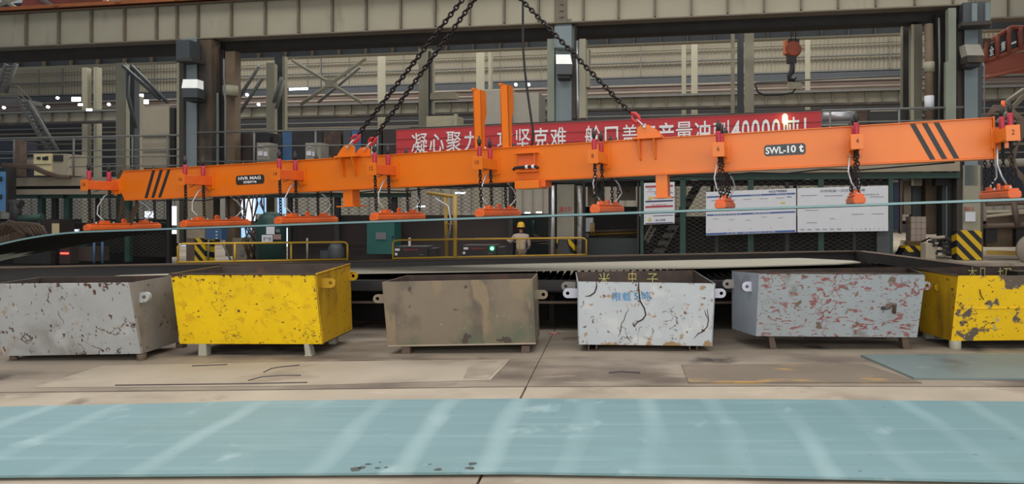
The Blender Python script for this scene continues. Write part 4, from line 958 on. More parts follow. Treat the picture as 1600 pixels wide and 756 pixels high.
a, b = G(619, .981), G(1283, .981); a.z = Z(203, 619, .975); b.z = Z(173.5, 1283, .975)
part('top_rail', MB().tube([a, b], .035, 6), rail_m, rg)
# banner
kb = .975
ba = G(619, kb); bb_ = G(1283, kb); zt1, zt2 = Z(203, 619, kb), Z(173.5, 1283, kb); ba.z, bb_.z = zt1, zt2
BU = bb_-ba; BH = 1.12
bn = root('banner', 'long red cloth banner with white lettering hung on the mezzanine rail behind the beam', 'banner', ba)
part('cloth', MB().obox(ba-V((0, 0, BH)), BU, ND*.02, (0, 0, BH)), banner_m, bn)
part('rope', MB().tube([ba+V((0, 0, .03))-ND*.02, bb_+V((0, 0, .03))-ND*.02], .02, 5), rust_in, bn)
for h_ in (.32, .62): part('wire', MB().tube([ba-V((0, 0, h_))-ND*.012, bb_-V((0, 0, h_))-ND*.012], .006, 4), rust_in, bn)
def bpt(px, dz):
    o = V((0, 0, CH)); d = V(((px-CX)/F, 1, 0)); n = ND; t = (ba-V((0, 0, 0))).dot(n)/d.dot(n); q = d*t
    f_ = (V((q.x, q.y, 0))-V((ba.x, ba.y, 0))).length/V((BU.x, BU.y, 0)).length
    return ba+BU*f_-V((0, 0, dz))-ND*.014
cw = V((0, 0, 0))
for body, a, b, dz, hh in (('凝', 643, 668, .80, .67), ('心', 671, 694, .80, .62), ('聚', 697, 721, .80, .67), ('力', 725, 747, .80, .65), ('、', 756, 762, .80, .16), ('攻', 777, 801, .80, .65), ('坚', 805, 829, .80, .66), ('克', 833, 857, .80, .66), ('难', 860, 885, .80, .66), ('，', 890, 895, .86, .20),
                           ('舱', 914, 939, .80, .67), ('口', 945, 966, .77, .58), ('盖', 972, 996, .78, .63), ('年', 1001, 1025, .80, .66), ('产', 1028, 1053, .80, .66), ('量', 1056, 1082, .80, .66), ('冲', 1085, 1110, .80, .66), ('刺', 1114, 1139, .80, .66), ('4', 1142, 1157, .80, .63), ('0', 1159, 1171, .80, .63), ('0', 1174, 1187, .80, .63), ('0', 1190, 1203, .80, .63), ('0', 1206, 1219, .80, .63), ('吨', 1224, 1249, .80, .66), ('！', 1256, 1260, .80, .62)):
    mb = MB(); o = bpt(a, dz); text(mb, body, o, bpt(b, dz)-o, (0, 0, hh), .005 if body in '凝聚难舱量盖攻坚刺' else .013); part('lettering', mb, white, bn)
solo('signal_lamp', MB().lathe([(.04, 0), (.08, .06), (.08, .24), (.04, .3)], bpt(1226, .36)-ND*.12, 12), flash, 'glaring yellow lamp in front of the red banner above the load plate', 'lamp')

# ------------------------------------------------------------------ things on the mezzanine
def box_thing(name, label, cat, px0, px1, y0, y1, k, t, m, m_side=None, extra=None, group=None, bev=.01):
    o = root(name, label, cat, G((px0+px1)/2, k)+V((0, 0, Z(y1, (px0+px1)/2, k))), group=group)
    part('body', sbox(MB(), px0, px1, y0, y1, k, t), m, o, bevel=bev)
    if extra:
        for nm, a, b, c, d, mm in extra: part(nm, sbox(MB(), a, b, c, d, k-.0018, .035), mm, o)
    return o
o = box_thing('electrical_cabinet', 'tall beige cabinet on the mezzanine left of the left column', 'cabinet', 222, 264, 166, 262, .995, 1.0, cab_beige, extra=[('lower_door', 223, 263, 213, 214, rail_m), ('seam', 223, 263, 236, 237, rail_m)])
part('side_panel', run(MB(), 264, 272, Z(262, 268, .995), Z(168, 268, .995), .997, .9), dark_metal, o)
o = box_thing('control_box', 'cream control box with dark vents on the mezzanine at the far left', 'box', 53, 79, 240, 274, .975, .8, cream, extra=[('dial', 57, 62, 245, 249, dark_metal), ('switch', 66, 70, 245, 250, black), ('switch', 71, 74, 244, 250, black), ('ledge', 53, 79, 256, 257, rail_m)])
part('side_housing', run(MB(), 79, 103, Z(274, 90, .975), Z(240, 90, .975), .978, .8), cab_beige, o); part('vent', run(MB(), 83, 97, Z(252, 90, .975), Z(242, 90, .975), .976, .05), dark_metal, o)
box_thing('steel_box', 'small tan box beside the cream control box on the mezzanine', 'box', 33, 52, 240, 262, 1.0, .6, cab_beige, extra=[('window', 42, 51, 241, 246, dark_metal)])
box_thing('dark_cabinet', 'dark cabinet at the left edge on the mezzanine', 'cabinet', -20, 21, 220, 278, .995, .9, mat('navy_panel', (40, 46, 60)), extra=[('seam', -18, 20, 240, 241, rail_m)])
box_thing('wood_post', 'brown upright board beside the dark cabinet on the mezzanine', 'post', 23, 31, 219, 276, .97, .25, brown_metal)
tb = root('cable_track', 'brown curved cable track drooping onto the mezzanine edge at the far left', 'cable track', P(60, 260, 23.6))
for off in (0, .12, .24): part('cable', MB().tube([P(4, 257+off*10, 23.4), P(30, 258+off*12, 23.4), P(52, 259+off*14, 23.3), P(70, 268+off*10, 23.2), P(92, 275+off*8, 23.2), P(110, 276+off*6, 23.2)], .06, 6), cable_m, tb)
for px0, px1, y0, y1, m, lab in ((352, 366, 212, 262, cab_blued, 'slate grey cabinet behind the mezzanine rail beside the left column'), (367, 392, 208, 255, sheet_dark, 'dark brown cabinet behind the mezzanine rail beside the left column'),
                                 (441, 456, 205, 252, cab_blue, 'tall narrow blue cabinet behind the mezzanine rail'), (505, 532, 203, 252, rust_in, 'rust brown cabinet behind the rail, left of the chain hooks'), (536, 548, 204, 244, cab_blued, 'narrow slate cabinet behind the red chain hooks'), (549, 564, 203, 236, cab_blue, 'blue box behind the red chain hooks'), (566, 596, 200, 250, black, 'black cabinet behind the chain hooks'), (598, 618, 202, 250, sheet_dark, 'brown cabinet touching the left edge of the banner'), (400, 420, 207, 224, black, 'small black box on top of the first grey cabinet'), (456, 504, 205, 252, dark_metal, 'wide black cabinet behind the second grey cabinet'), (421, 440, 212, 252, dark_metal, 'dark cabinet between the pale post and the blue cabinet')):
    box_thing('cabinet', lab, 'cabinet', px0, px1, y0, 270 if px0 != 400 else y1, 1.03 if px0 != 400 else 1.02, .7, m)
for px0, px1, lab in ((401, 420, 'small grey cabinet with white papers, nearer the left column'), (477, 501, 'small grey cabinet with white papers, nearer the red chain hooks')):
    box_thing('meter_cabinet', lab, 'cabinet', px0, px1, 223, 262, .998, .5, cab_grey, extra=[('paper', px0+3, px0+9, 227, 230, paper), ('paper', px0+2, px0+9, 236, 243, paper), ('paper', px0+11, px0+16, 237, 244, paper), ('seam', px0+1, px1-1, 249, 250, rail_m)], group='small grey cabinets on the mezzanine')
box_thing('label_sheet', 'small white paper sheet behind the chain hooks', 'paper', 580, 587, 226, 242, .975, .05, paper, extra=[('print', 581, 586, 232, 236, dark_metal)])
o = box_thing('control_cabinet', 'large grey cabinet above the banner behind the twin uprights', 'cabinet', 755, 799, 140, 212, 1.0, .8, cab_grey)
part('body', sbox(MB(), 799, 842, 145, 212, 1.003, .8), cab_grey, o, bevel=.01); part('seam', sbox(MB(), 799, 800.4, 142, 205, .998, .03), rail_m, o)
o = box_thing('steel_box', 'tan cover box standing above the left part of the banner', 'box', 666, 712, 181, 206, 1.0, .7, mat('box_tan', (156, 150, 126))); part('post', sbox(MB(), 709, 714, 178, 206, .99, .1), col_beige, o)
box_thing('junction_box', 'small tan junction box fixed on the pipe run left of the twin uprights', 'box', 672, 712, 145, 155, 1.1, .3, MATS['box_tan'])
o = root('window_frame', 'dark rectangular frame of bars above the tan cover box', 'frame', G(710, 1.08)+V((0, 0, Z(180, 710, 1.08))))
part('left_bar', sbox(MB(), 669, 672, 80, 262, 1.1, .1), dark_metal, o); part('bottom_bar', sbox(MB(), 669, 744, 178, 181, 1.1, .1), dark_metal, o); part('inner_bar', sbox(MB(), 672, 676, 82, 178, 1.11, .1), col_beige, o)
solo('pipe', MB().tube([G(1285, 1.05)+V((0, 0, Z(181, 1285, 1.05))), G(1338, 1.05)+V((0, 0, Z(181, 1338, 1.05)))], .18, 12), silver, 'horizontal silver pipe right of the banner behind the rail', 'pipe')
box_thing('rust_box', 'rust brown box right of the silver pipe behind the rail', 'box', 1338, 1356, 173, 256, 1.04, .5, rust_in)
box_thing('dark_box', 'large black opening-like box behind the rail near the right column', 'box', 1357, 1424, 170, 205, 1.06, .8, black, extra=[('tube_lamp', 1360, 1402, 172, 174, cab_grey)])
# crane hoist hanging in the far bay
dh = D(1238)*1.3
ho = root('crane_hook', 'orange and black crane hook block hanging in front of the far wall', 'crane hook', P(1238, 130, dh))
part('side_plate', MB().obox(P(1226, 84, dh), P(1231, 84, dh)-P(1226, 84, dh), (0, .3, 0), (0, 0, .55)), mat('hook_orange', (196, 110, 66)), ho, bevel=.02)
part('pulley_block', MB().lathe([(.26, -.05), (.33, .02), (.33, .34), (.26, .42)], P(1240, 76, dh), 16, 'y'), mat('hook_rust', (150, 70, 44), var=.2, scale=3), ho)
part('cross_head', MB().obox(P(1232, 72, dh), P(1249, 72, dh)-P(1232, 72, dh), (0, .4, 0), (0, 0, .30)), dark_metal, ho)
part('neck', MB().obox(P(1231, 98, dh), P(1245, 98, dh)-P(1231, 98, dh), (0, .3, 0), (0, 0, .4)), black, ho, bevel=.03)
part('hook', MB().tube([P(1238, 98, dh), P(1237, 112, dh), P(1233, 118, dh), P(1234, 124, dh), P(1240, 125, dh), P(1244, 120, dh)], [.12, .12, .1, .1, .08, .04], 8), black, ho)
for px in (1236, 1243): part('wire_rope', MB().tube([P(px, 72, dh), P(px, -30, dh)], .02, 5), dark_metal, ho)
jb = root('junction_box', 'small tan junction box with a hanging black cable below the hook block', 'box', P(1243, 138, dh))
part('body', MB().obox(P(1233, 139, dh), P(1253, 139, dh)-P(1233, 139, dh), (0, .3, 0), (0, 0, .3)), MATS['box_tan'], jb, bevel=.01); part('cable', MB().tube([P(1243, 139, dh), P(1238, 145, dh), P(1220, 148, dh), P(1196, 149, dh), P(1184, 144, dh), P(1180, 132, dh)], .035, 6), rubber, jb)
part('carrier_rail', MB().tube([P(1180, 129, dh+.3), P(1420, 117, dh*.97)], .04, 6), rail_m, jb)
# red crane bridges
rc = root('bridge_crane', 'rust red bridge crane with white characters on its side panels, at the right edge', 'crane', P(1570, 90, 27))
def rp(px, py, d=27.0): return P(px, py, d)
for i, (a, b, ya, yb2) in enumerate(((1541, 1557, 68, 93), (1560, 1574, 54, 86), (1578, 1592, 46, 80), (1596, 1620, 42, 70))):
    part('side_panel', MB().hexa([rp(a, yb2+4), rp(b, yb2), rp(b, yb2, 27.2), rp(a, yb2+4, 27.2), rp(a, ya+4), rp(b, ya-4), rp(b, ya-4, 27.2), rp(a, ya+4, 27.2)]), cab_blued, rc)
for a, b in (((1540, 95), (1640, 60)), ((1540, 68), (1580, 43)), ((1580, 43), (1640, 43))): part('chord', MB().tube([rp(*a, 26.9), rp(*b, 26.9)], .09, 6), rust_red, rc)
for px, ya, yb2 in ((1540, 66, 97), (1558, 56, 90), (1576, 44, 83), (1594, 42, 76)): part('upright', MB().tube([rp(px, ya, 26.85), rp(px, yb2, 26.85)], .09, 6), rust_red, rc)
part('box_girder', MB().hexa([rp(1538, 117, 26.9), rp(1680, 112, 26.9), rp(1680, 112, 29), rp(1538, 117, 29), rp(1538, 96, 26.9), rp(1680, 58, 26.9), rp(1680, 58, 29), rp(1538, 96, 29)]), rust_red, rc)
part('walkway_edge', MB().tube([rp(1538, 122, 26.6), rp(1640, 98, 26.6)], .07, 6), rust_red, rc)
part('end_bracket', MB().obox(rp(1536, 74, 26.8), (.3, 0, 0), (0, .3, 0), (0, 0, .35)), rust_in, rc)
for body, a, b, y_ in (('全', 1546, 1553, 88), ('第', 1564, 1571, 81), ('一', 1580, 1588, 70)):
    mb = MB(); o_ = rp(a, y_, 26.82); text(mb, body, o_, rp(b, y_-3, 26.82)-o_, (0, 0, .36 if body != '一' else .08), .02); part('lettering', mb, white, rc)
rc = root('bridge_crane', 'faded red crane carriage seen above the girder at the upper left', 'crane', P(90, 10, 34))
part('end_carriage', MB().prism([P(28, 24, 34), P(176, 18, 34), P(140, -12, 34), P(40, -14, 34)], (0, 1.2, 0)), rust_red2, rc); part('pale_rung', MB().tube([P(56, -6, 33.9), P(92, 14, 33.9)], .12, 6), far_pink, rc)
part('wheel_box', MB().obox(P(110, 10, 33.8), (1.4, .2, 0), (0, .3, 0), (0, 0, .5)), rust_red, rc)
tr = root('roof_truss', None, None, P(100, 0, 36), kind='structure')
for s_ in ([(-20, 14), (30, -4)], [(0, -4), (30, 16)], [(160, 2), (210, 2)], [(182, -6), (186, 16)], [(210, -10), (212, 14)], [(160, -12), (230, 12)], [(280, -10), (420, -8)], [(300, 6), (430, 0)], [(345, -12), (347, 9)], [(-20, -3), (60, -5)]): part('truss_bar', MB().tube([P(x_, y_, 37) for x_, y_ in s_], .1, 6), girder_m, tr)
# stairs and platform in the far bay
st = root('steel_stair', None, None, P(50, 190, 34), kind='structure')
for off in (0, 14):
    part('stringer', MB().tube([P(30+off, 158, 33), P(76+off, 236, 33)], .09, 6), rail_m, st); part('stringer', MB().tube([P(10+off*1.1, 100, 33), P(-6+off, 145, 33)], .09, 6), rail_m, st)
for i in range(13):
    t = i/13; part('tread', MB().tube([P(31+46*t, 160+76*t, 33), P(45+46*t, 160+76*t, 33)], .05, 5), rail_m, st)
for i in range(7):
    t = i/7; part('tread', MB().tube([P(9-15*t, 104+42*t, 33), P(24-16*t, 104+42*t, 33)], .06, 5), rail_m, st)
part('landing', MB().obox(P(-60, 160, 33), P(34, 160, 33)-P(-60, 160, 33), (0, 1.2, 0), (0, 0, .18)), rail_m, st)
for y_ in (135, 144, 152): part('handrail', MB().tube([P(0, y_, 33), P(28, y_, 33), P(46, y_+18, 33), P(70, y_+56, 33)], .03, 5), rail_m, st)
# far lamps
for lab, items in (('cluster of glaring white lamps left of the pale far column', [(112, 126, 152, 158), (122, 129, 162, 165), (135, 144, 170, 173)]), ('cluster of glaring white lamps above the tall beige cabinet', [(213, 224, 147, 153), (212, 232, 156, 162)])):
    l_ = root('far_lamps', lab, 'lamps', Q(items[0][0], 160, 1.7))
    for a, b, c, d in items: part('lamp', MB().hexa([Q(a, d, 1.7), Q(b, d, 1.7), Q(b, d, 1.71), Q(a, d, 1.71), Q(a, c, 1.7), Q(b, c, 1.7), Q(b, c, 1.71), Q(a, c, 1.71)]), glow_w, l_)
solo('tube_lamp', MB().hexa([Q(452, 141, 1.6), Q(481, 140, 1.6), Q(481, 140, 1.61), Q(452, 141, 1.61), Q(452, 137.5, 1.6), Q(481, 137, 1.6), Q(481, 137, 1.61), Q(452, 137.5, 1.61)]), glow_w, 'bright white tube lamp in front of the far cross brace', 'lamp')
for px, py, lab in ((90, 153, 'tiny lamp just left of the larger left lamp cluster'), (75, 167, 'tiny lamp below left of the larger left lamp cluster'), (170, 163, 'tiny lamp between the two large lamp clusters'), (6, 168, 'tiny lamp at the far left beside the steel stair'), (386, 148, 'tiny lamp right of the left column, above the other two'), (404, 163, 'tiny lamp right of the left column, below the siding brace'), (428, 140, 'tiny lamp just left of the white tube lamp'), (806, 132, 'tiny lamp left of the black power cable'), (826, 132, 'tiny lamp right of the black power cable')):
    solo('spot_lamp', MB().lathe([(.08, -.05), (.08, .05)], Q(px, py, 1.75), 8, 'y'), glow_w, lab, 'lamp', group='small far spot lamps')

# ------------------------------------------------------------------ below the deck: cage posts, mesh panels, dark wall
cg = root('wire_cage', None, None, G(700, 1), kind='structure')
for px, w_, ya in ((62, 7, 305), (103, 8, 305), (198, 7, 305), (1003, 5, 279), (1067, 9, 279), (1173, 9, 279), (1283, 9, 279), (1392, 7, 279)):
    part('green_post', run(MB(), px-w_/2, px+w_/2, -.1, Z(ya, px, 1), 1.0, .16), post_green, cg)
for px, w_ in ((84, 7), (150, 3), (452, 5), (526, 8), (615, 8), (798, 6), (1120, 6), (1230, 7), (1335, 5), (912, 4), (997, 3), (262, 5)):
    part('dark_post', run(MB(), px-w_/2, px+w_/2, -.5, Z(304 if px < 640 else 284, px, 1), 1.005, .12), dark_metal, cg)
def lattice(px0, px1, y0, y1, k=1.002, sp=.13, r=.009):
    a, b = G(px0, k), G(px1, k); W = (b-a).length; u = (b-a).normalized(); z1, z0 = Z(y0, px0, k), Z(y1, px0, k); Hh = z1-z0
    mb = MB(); sl = .55
    for sgn in (1, -1):
        c = -W*sl if sgn > 0 else 0
        while c < Hh+(0 if sgn > 0 else W*sl):
            # line z = c + sgn*sl*x
            xs_ = sorted([0, W]); pts = []
            lo, hi = 0, W
            if sgn > 0: lo = max(lo, (0-c)/sl); hi = min(hi, (Hh-c)/sl)
            else: lo = max(lo, (c-Hh)/sl); hi = min(hi, c/sl)
            if hi-lo > .03:
                p, q = a+u*lo+V((0, 0, z0+c+sgn*sl*lo)), a+u*hi+V((0, 0, z0+c+sgn*sl*hi))
                mb.obox(p, q-p, ND*r, (0, 0, r*1.5))
            c += sp
    part('mesh_panel', mb, mesh_m, cg, kind='stuff')
for a, b, c, d in ((32, 58, 312, 345), (66, 80, 312, 345), (88, 98, 312, 345), (108, 148, 312, 395), (152, 194, 312, 395), (203, 258, 312, 400), (455, 522, 300, 337), (531, 611, 300, 337), (620, 694, 297, 337), (714, 795, 294, 332), (1008, 1062, 285, 398), (1073, 1117, 284, 398), (1124, 1168, 283, 398), (1178, 1226, 282, 398), (1234, 1278, 281, 398), (1288, 1332, 280, 398), (1338, 1388, 280, 398)):
    lattice(a, b, c, d)
dw = root('wall_front', None, None, kind='structure')
for a, b in ((455, 524), (524, 613), (613, 697), (697, 796)): part('dark_panel', run(MB(), a+.6, b-.6, -.5, Z(336, a, 1.03), 1.03, .1), sheet_dark, dw)
part('dark_back', run(MB(), 920, 1392, -.3, Z(338, 1150, 1.16), 1.16, .1), dark_metal, dw); part('dark_back', run(MB(), -200, 262, -.5, Z(348, 100, 1.12), 1.12, .1), dark_metal, dw)
for px in (1010, 1110, 1240, 1350): part('rear_post', run(MB(), px, px+5, -.3, Z(283, px, 1.2), 1.2, .2), dark_metal, dw)
part('seam_rail', run(MB(), 455, 575, Z(381, 500, 1.02), Z(379, 500, 1.02), 1.02, .06), dark_metal, dw)
# slanting conveyor seen through the cage
o = root('slanted_beam', 'grey slanted steel beam leaning behind the small warning sign', 'beam', P(1025, 400, 24.4))
part('beam', MB().hexa([P(1015, 402, 24.4), P(1033, 402, 24.4), P(1033, 402, 24.9), P(1015, 402, 24.9), P(1086, 285, 24.4), P(1100, 285, 24.4), P(1100, 285, 24.9), P(1086, 285, 24.9)]), rail_m, o)
for i in range(10):
    x_, y_ = 1018+7.2*i, 397-12*i; part('roller', MB().tube([P(x_, y_, 24.35), P(x_+14, y_, 24.35)], .05, 6), dark_metal, o)
o = root('tool_rack', 'small pale slanted rack below the warning sign', 'rack', P(1010, 378, 24.4))
part('frame', MB().tube([P(1018, 352, 24.2), P(1006, 374, 24.2), P(1012, 378, 24.2), P(1024, 356, 24.2)], .05, 6), cab_grey, o)
for i in range(4): part('rung', MB().tube([P(1008+3*i, 372-5*i, 24.2), P(1014+3*i, 375-5*i, 24.2)], .03, 5), cab_grey, o)
# signs on the cage
def sign(label, px0, px1, ya0, ya1, yb0, yb1, k=.985):
    """left edge from ya0 down to ya1, right edge from yb0 to yb1"""
    a0, b0 = G(px0, k), G(px1, k)
    def at(fx, fy):   # fractions from left, from top
        p = a0+(b0-a0)*fx; tl = Z(ya0, px0, k)*(1-fx)+Z(yb0, px1, k)*fx; bl = Z(ya1, px0, k)*(1-fx)+Z(yb1, px1, k)*fx
        return V((p.x, p.y, tl+(bl-tl)*fy))
    s_ = root('notice_board', label, 'sign', at(.5, 1))
    part('board', MB().hexa([at(0, 1), at(1, 1), at(1, 1)+ND*.04, at(0, 1)+ND*.04, at(0, 0), at(1, 0), at(1, 0)+ND*.04, at(0, 0)+ND*.04]), paper, s_, bevel=.01)
    def strip(fx0, fx1, fy0, fy1, m, nm='printed_band'):
        o1 = ND*-.006; part(nm, MB().hexa([at(fx0, fy1)+o1, at(fx1, fy1)+o1, at(fx1, fy1), at(fx0, fy1), at(fx0, fy0)+o1, at(fx1, fy0)+o1, at(fx1, fy0), at(fx0, fy0)]), m, s_)
    def txt(body, fx0, fx1, fy0, fy1, m, bold=.01):
        o_ = at(fx0, fy1)-ND*.012; mb = MB(); text(mb, body, o_, at(fx1, fy1)-at(fx0, fy1), at(fx0, fy0)-at(fx0, fy1), bold); part('lettering', mb, m, s_)
    return s_, strip, txt, at
s_, strip, txt, at = sign('tall white warning sign with red and navy bands and yellow triangles', 1006, 1054, 286, 351, 284, 349, .985)
strip(.05, .95, .07, .115, ink_red); strip(.05, .95, .43, .465, ink_navy); strip(.05, .95, .555, .60, ink_red); strip(.3, .95, .79, .805, ink_navy); strip(.05, .95, .965, .99, ink_navy); strip(.1, .9, .21, .218, ink_grey); strip(.35, .95, .25, .265, ink_navy)
for fy in (.31, .82):
    q = [at(.12, fy+.10), at(.27, fy+.10), at(.195, fy)]; part('warning_triangle', MB().prism([p-ND*.008 for p in q], ND*.008), ink_yel, s_)
txt('注 意', .48, .66, .355, .40, ink_navy); txt('当心吊物', .38, .70, .88, .93, ink_navy); txt('危险作业', .25, .75, .52, .548, ink_red); txt('安全', .15, .35, .68, .70, ink_red); txt('警告', .15, .28, .15, .17, ink_red)
s_, strip, txt, at = sign('white notice board with blue bands, the left one of the two wide boards', 1103, 1244, 300, 368, 294, 363)
strip(.01, .99, .10, .135, ink_blue); strip(.01, .99, .515, .55, ink_blue); strip(.0, .99, .945, .99, ink_blue); strip(.90, .95, .18, .197, ink_blue); strip(.83, .88, .41, .46, ink_teal); strip(.83, .88, .30, .34, ink_yel)
txt('安全生产管理看板', .70, .90, .025, .075, ink_navy); txt('作业区域', .5, .62, .103, .13, paper, 0); txt('责任人员', .78, .9, .103, .13, paper, 0); txt('安全标准 作业要求', .08, .40, .52, .545, paper, 0); txt('操作规程', .52, .72, .52, .545, paper, 0)
txt('安全第一预防为主综合治理', .23, .77, .952, .982, paper, 0)
for i in range(4): txt('记录', .02+.23*i, .05+.23*i, .87, .89, ink_red, 0)
for i in range(5): strip(.06+.18*i, .15+.18*i, .20+.004*(i % 2), .208+.004*(i % 2), ink_grey, 'printed_line'); strip(.08+.18*i, .14+.18*i, .62+.03*(i % 3), .628+.03*(i % 3), ink_grey, 'printed_line')
s_, strip, txt, at = sign('plain white notice board with grey print, the right one of the two wide boards', 1246, 1388, 294, 363, 290, 361)
txt('冷作班组一次交检合格率', .25, .75, .05, .11, ink_grey); txt('班组管理标准', .68, .90, .17, .20, ink_grey, 0)
for i, fx in enumerate((.03, .11, .20, .28, .36, .44)): txt('项目', fx, fx+.045, .925, .957, ink_navy, .005)
for i in range(8): txt('一二三四五六七八'[i], .60+.048*i, .615+.048*i, .925, .96 if i else .935, ink_navy, .005)
for a, b, c in ((.04, .22, .165), (.3, .5, .185), (.80, .95, .235), (.60, .73, .61), (.82, .95, .61), (.08, .24, .5), (.36, .42, .7), (.1, .22, .78), (.6, .72, .40)): strip(a, b, c, c+.01, ink_grey, 'printed_line')
# ------------------------------------------------------------------ machines and clutter below the deck
box_thing('electrical_cabinet', 'teal green electrical cabinet with a small grey window on the dark wall', 'cabinet', 573, 616, 347, 397, .98, .5, cab_teal, extra=[('window', 587, 603, 363, 374, ink_grey), ('handle', 612, 614, 369, 372, black)])
o = root('tank', 'dark green round tank with white labels behind the yellow rail', 'tank', P(424, 425, 21))
dt = 21.0; R_ = 22*dt/F
part('shell', MB().lathe([(R_, 0), (R_, 1.05), (R_*.96, 1.25), (R_*.75, 1.45), (R_*.4, 1.55)], P(424, 411, dt+R_), 28), tank_m, o)
for px, y_ in ((420, 336), (424, 330), (410, 341)): part('nozzle', MB().tube([P(px, y_+10, dt+R_), P(px, y_, dt+R_)], .03, 6), dark_metal, o)
for a, b, c, d, m in ((416, 429, 354, 366, paper), (409, 426, 367, 379, paper), (427, 439, 366, 374, mat('tank_label', (150, 120, 118))), (431, 437, 358, 363, ink_grey)):
    part('label_plate', MB().hexa([P(a, d, dt-.02), P(b, d, dt-.02), P(b, d, dt+.12), P(a, d, dt+.12), P(a, c, dt-.02), P(b, c, dt-.02), P(b, c, dt+.12), P(a, c, dt+.12)]), m, o)
mb = MB(); o_ = P(411, 376, dt-.03); text(mb, '氧气罐', o_, P(424, 376, dt-.03)-o_, (0, 0, .12), 0); part('lettering', mb, ink_grey, o)
box_thing('distribution_box', 'slate blue distribution box under the left column beyond the rail', 'box', 321, 346, 356, 374, .96, .3, cab_blue, extra=[('button', 337, 339, 361, 363, paper), ('button', 337, 339, 366, 368, paper), ('button', 337, 339, 371, 373, paper)])
solo('stand_tripod', MB().tube([P(325, 410, 22.8), P(326, 374, 22.8)], .03, 6).tube([P(345, 374, 22.8), P(362, 410, 22.8)], .03, 6), rail_m, 'thin dark stand below the slate blue distribution box', 'stand')
o = box_thing('beige_drum', 'stained beige round machine housing behind the left yellow rail', 'machine', 363, 398, 372, 414, 1.0, .6, mat('housing_beige', (132, 122, 106), var=.15, scale=2), extra=[('dial', 375, 381, 391, 399, ink_grey)])
hz_ = root('hanging_cables', 'tangle of dark cables hanging beneath the beam beside the green tank', 'cables', P(385, 300, 22.5))
for k in range(12):
    x_ = 372+4*k+random.uniform(-3, 3); part('cable', MB().tube([P(x_, 296, 22.5), P(x_+random.uniform(-8, 8), 318, 22.4), P(x_+random.uniform(-10, 10), 345, 22.4), P(388+random.uniform(-10, 14), 375, 22.4), P(390+random.uniform(-12, 12), 405, 22.5)], .022, 5), cable_m if k % 3 else rubber, hz_)
for a, b, c, d, m, k in ((262, 286, 322, 352, day, 1.9), (262, 284, 358, 384, day, 1.9), (277, 289, 372, 384, day_b, 1.8), (398, 446, 303, 334, day_b, 1.6), (377, 396, 356, 382, day_b, 1.7), (372, 398, 310, 345, day, 1.85), (447, 452, 356, 385, day, 1.7), (226, 240, 330, 340, day, 1.8), (650, 664, 321, 324, day, 2.0), (711, 727, 300, 303, day, 2.0), (105, 122, 358, 363, day, 1.05), (838, 846, 331, 332.5, glow_w, 1.9), (820, 828, 331.5, 333, glow_w, 1.9)):
    part('pane', sbox(MB(), a, b, c, d, k, .05), m, root('window', None, None, G((a+b)/2, k), kind='structure'))
for px0, px1, y0, y1, k, m, lab, cat in ((290, 318, 320, 370, 1.2, cab_grey, 'pale grey machine panel behind the left column', 'machine'), (205, 260, 366, 402, 1.04, dark_metal, 'black storage cabinet behind the second magnet', 'cabinet'), (122, 148, 386, 408, .97, mat('dim_brown', (74, 64, 60)), 'dim brown crate behind the red lamp machine', 'crate'), (62, 92, 343, 366, .97, sheet_dark, 'dark box with a cream label at the far left', 'box'), (-30, 14, 352, 402, .94, brown_metal, 'brown machine housing at the left edge', 'machine'),
                                        (100, 112, 382, 410, .96, post_green, 'short green stand beside the red lamp', 'stand'), (20, 78, 394, 412, .95, dark_metal, 'low dark machine bed at the far left', 'machine'), (500, 512, 392, 408, .99, cab_blued, 'small slate box at the foot of the dark wall', 'box'), (905, 998, 372, 410, 1.03, mat('slate_block', (52, 58, 60)), 'long slate-coloured machine block between the two columns', 'machine'), (1370, 1391, 346, 402, .995, mat('grey_box', (72, 76, 78)), 'dark grey box beside the last green cage post', 'box')):
    box_thing('machine_box', lab, cat, px0, px1, y0, y1, k, .6, m)
solo('cream_label', sbox(MB(), 81, 91.5, 349, 365, .968, .03), cream, 'glowing cream label on the dark box at the far left', 'label')
box_thing('machine_box', 'black control head with a red lamp strip at the far left', 'machine', 92, 109, 383, 412, .955, .4, sheet_dark, extra=[('red_lamp', 94, 106, 394.5, 397, led_r)])
o = root('green_boom', 'dark green horizontal boom arm at the far left below the deck', 'boom', P(45, 340, 23)); part('arm', MB().tube([P(18, 342, 23), P(66, 339, 23)], .11, 8), post_green, o); part('upright', MB().tube([P(24, 315, 23), P(25, 352, 23)], .16, 8), dark_metal, o); part('cap', MB().tube([P(16, 318, 23), P(34, 318, 23)], .13, 8), dark_metal, o)
for i in range(7):
    pass
o = root('hose_heap', 'heap of brown hoses and arms on the machine at the left edge', 'hoses', P(30, 360, 22))
for k in range(9): part('hose', MB().tube([P(-10+6*k, 372-2*k, 22), P(4+5*k, 348+random.uniform(-4, 4), 22), P(18+6*k, 350+random.uniform(-3, 5), 22), P(34+5*k, 366+random.uniform(-4, 4), 22)], .05, 6), cable_m, o)
o = root('blue_rack', 'blue perforated steel upright at the left edge', 'rack', P(3, 330, 22)); part('upright', sbox(MB(), -12, 9, 268, 330, .94, .3), mat('rack_blue', (84, 132, 178)), o)
for y_ in (276, 304): part('slot', sbox(MB(), -2, 2, y_, y_+7, .938, .02), black, o)
part('edge', sbox(MB(), 9, 12, 260, 332, .94, .3), dark_metal, o)
for px in (147, 160): solo('blue_pipe', MB().tube([P(px, 378, 23), P(px, 411, 23)], .035, 6), cab_blue, 'thin vertical blue pipe under the sagging plate, '+('left' if px == 147 else 'right')+' one of two', 'pipe')
o = root('blue_barrel', 'slate blue curved barrel behind the left yellow rail', 'barrel', P(525, 408, 22.5)); part('shell', MB().lathe([(.20, 0), (.24, .2), (.24, .45), (.16, .6)], P(525, 410, 22.3), 16), cab_blued, o)
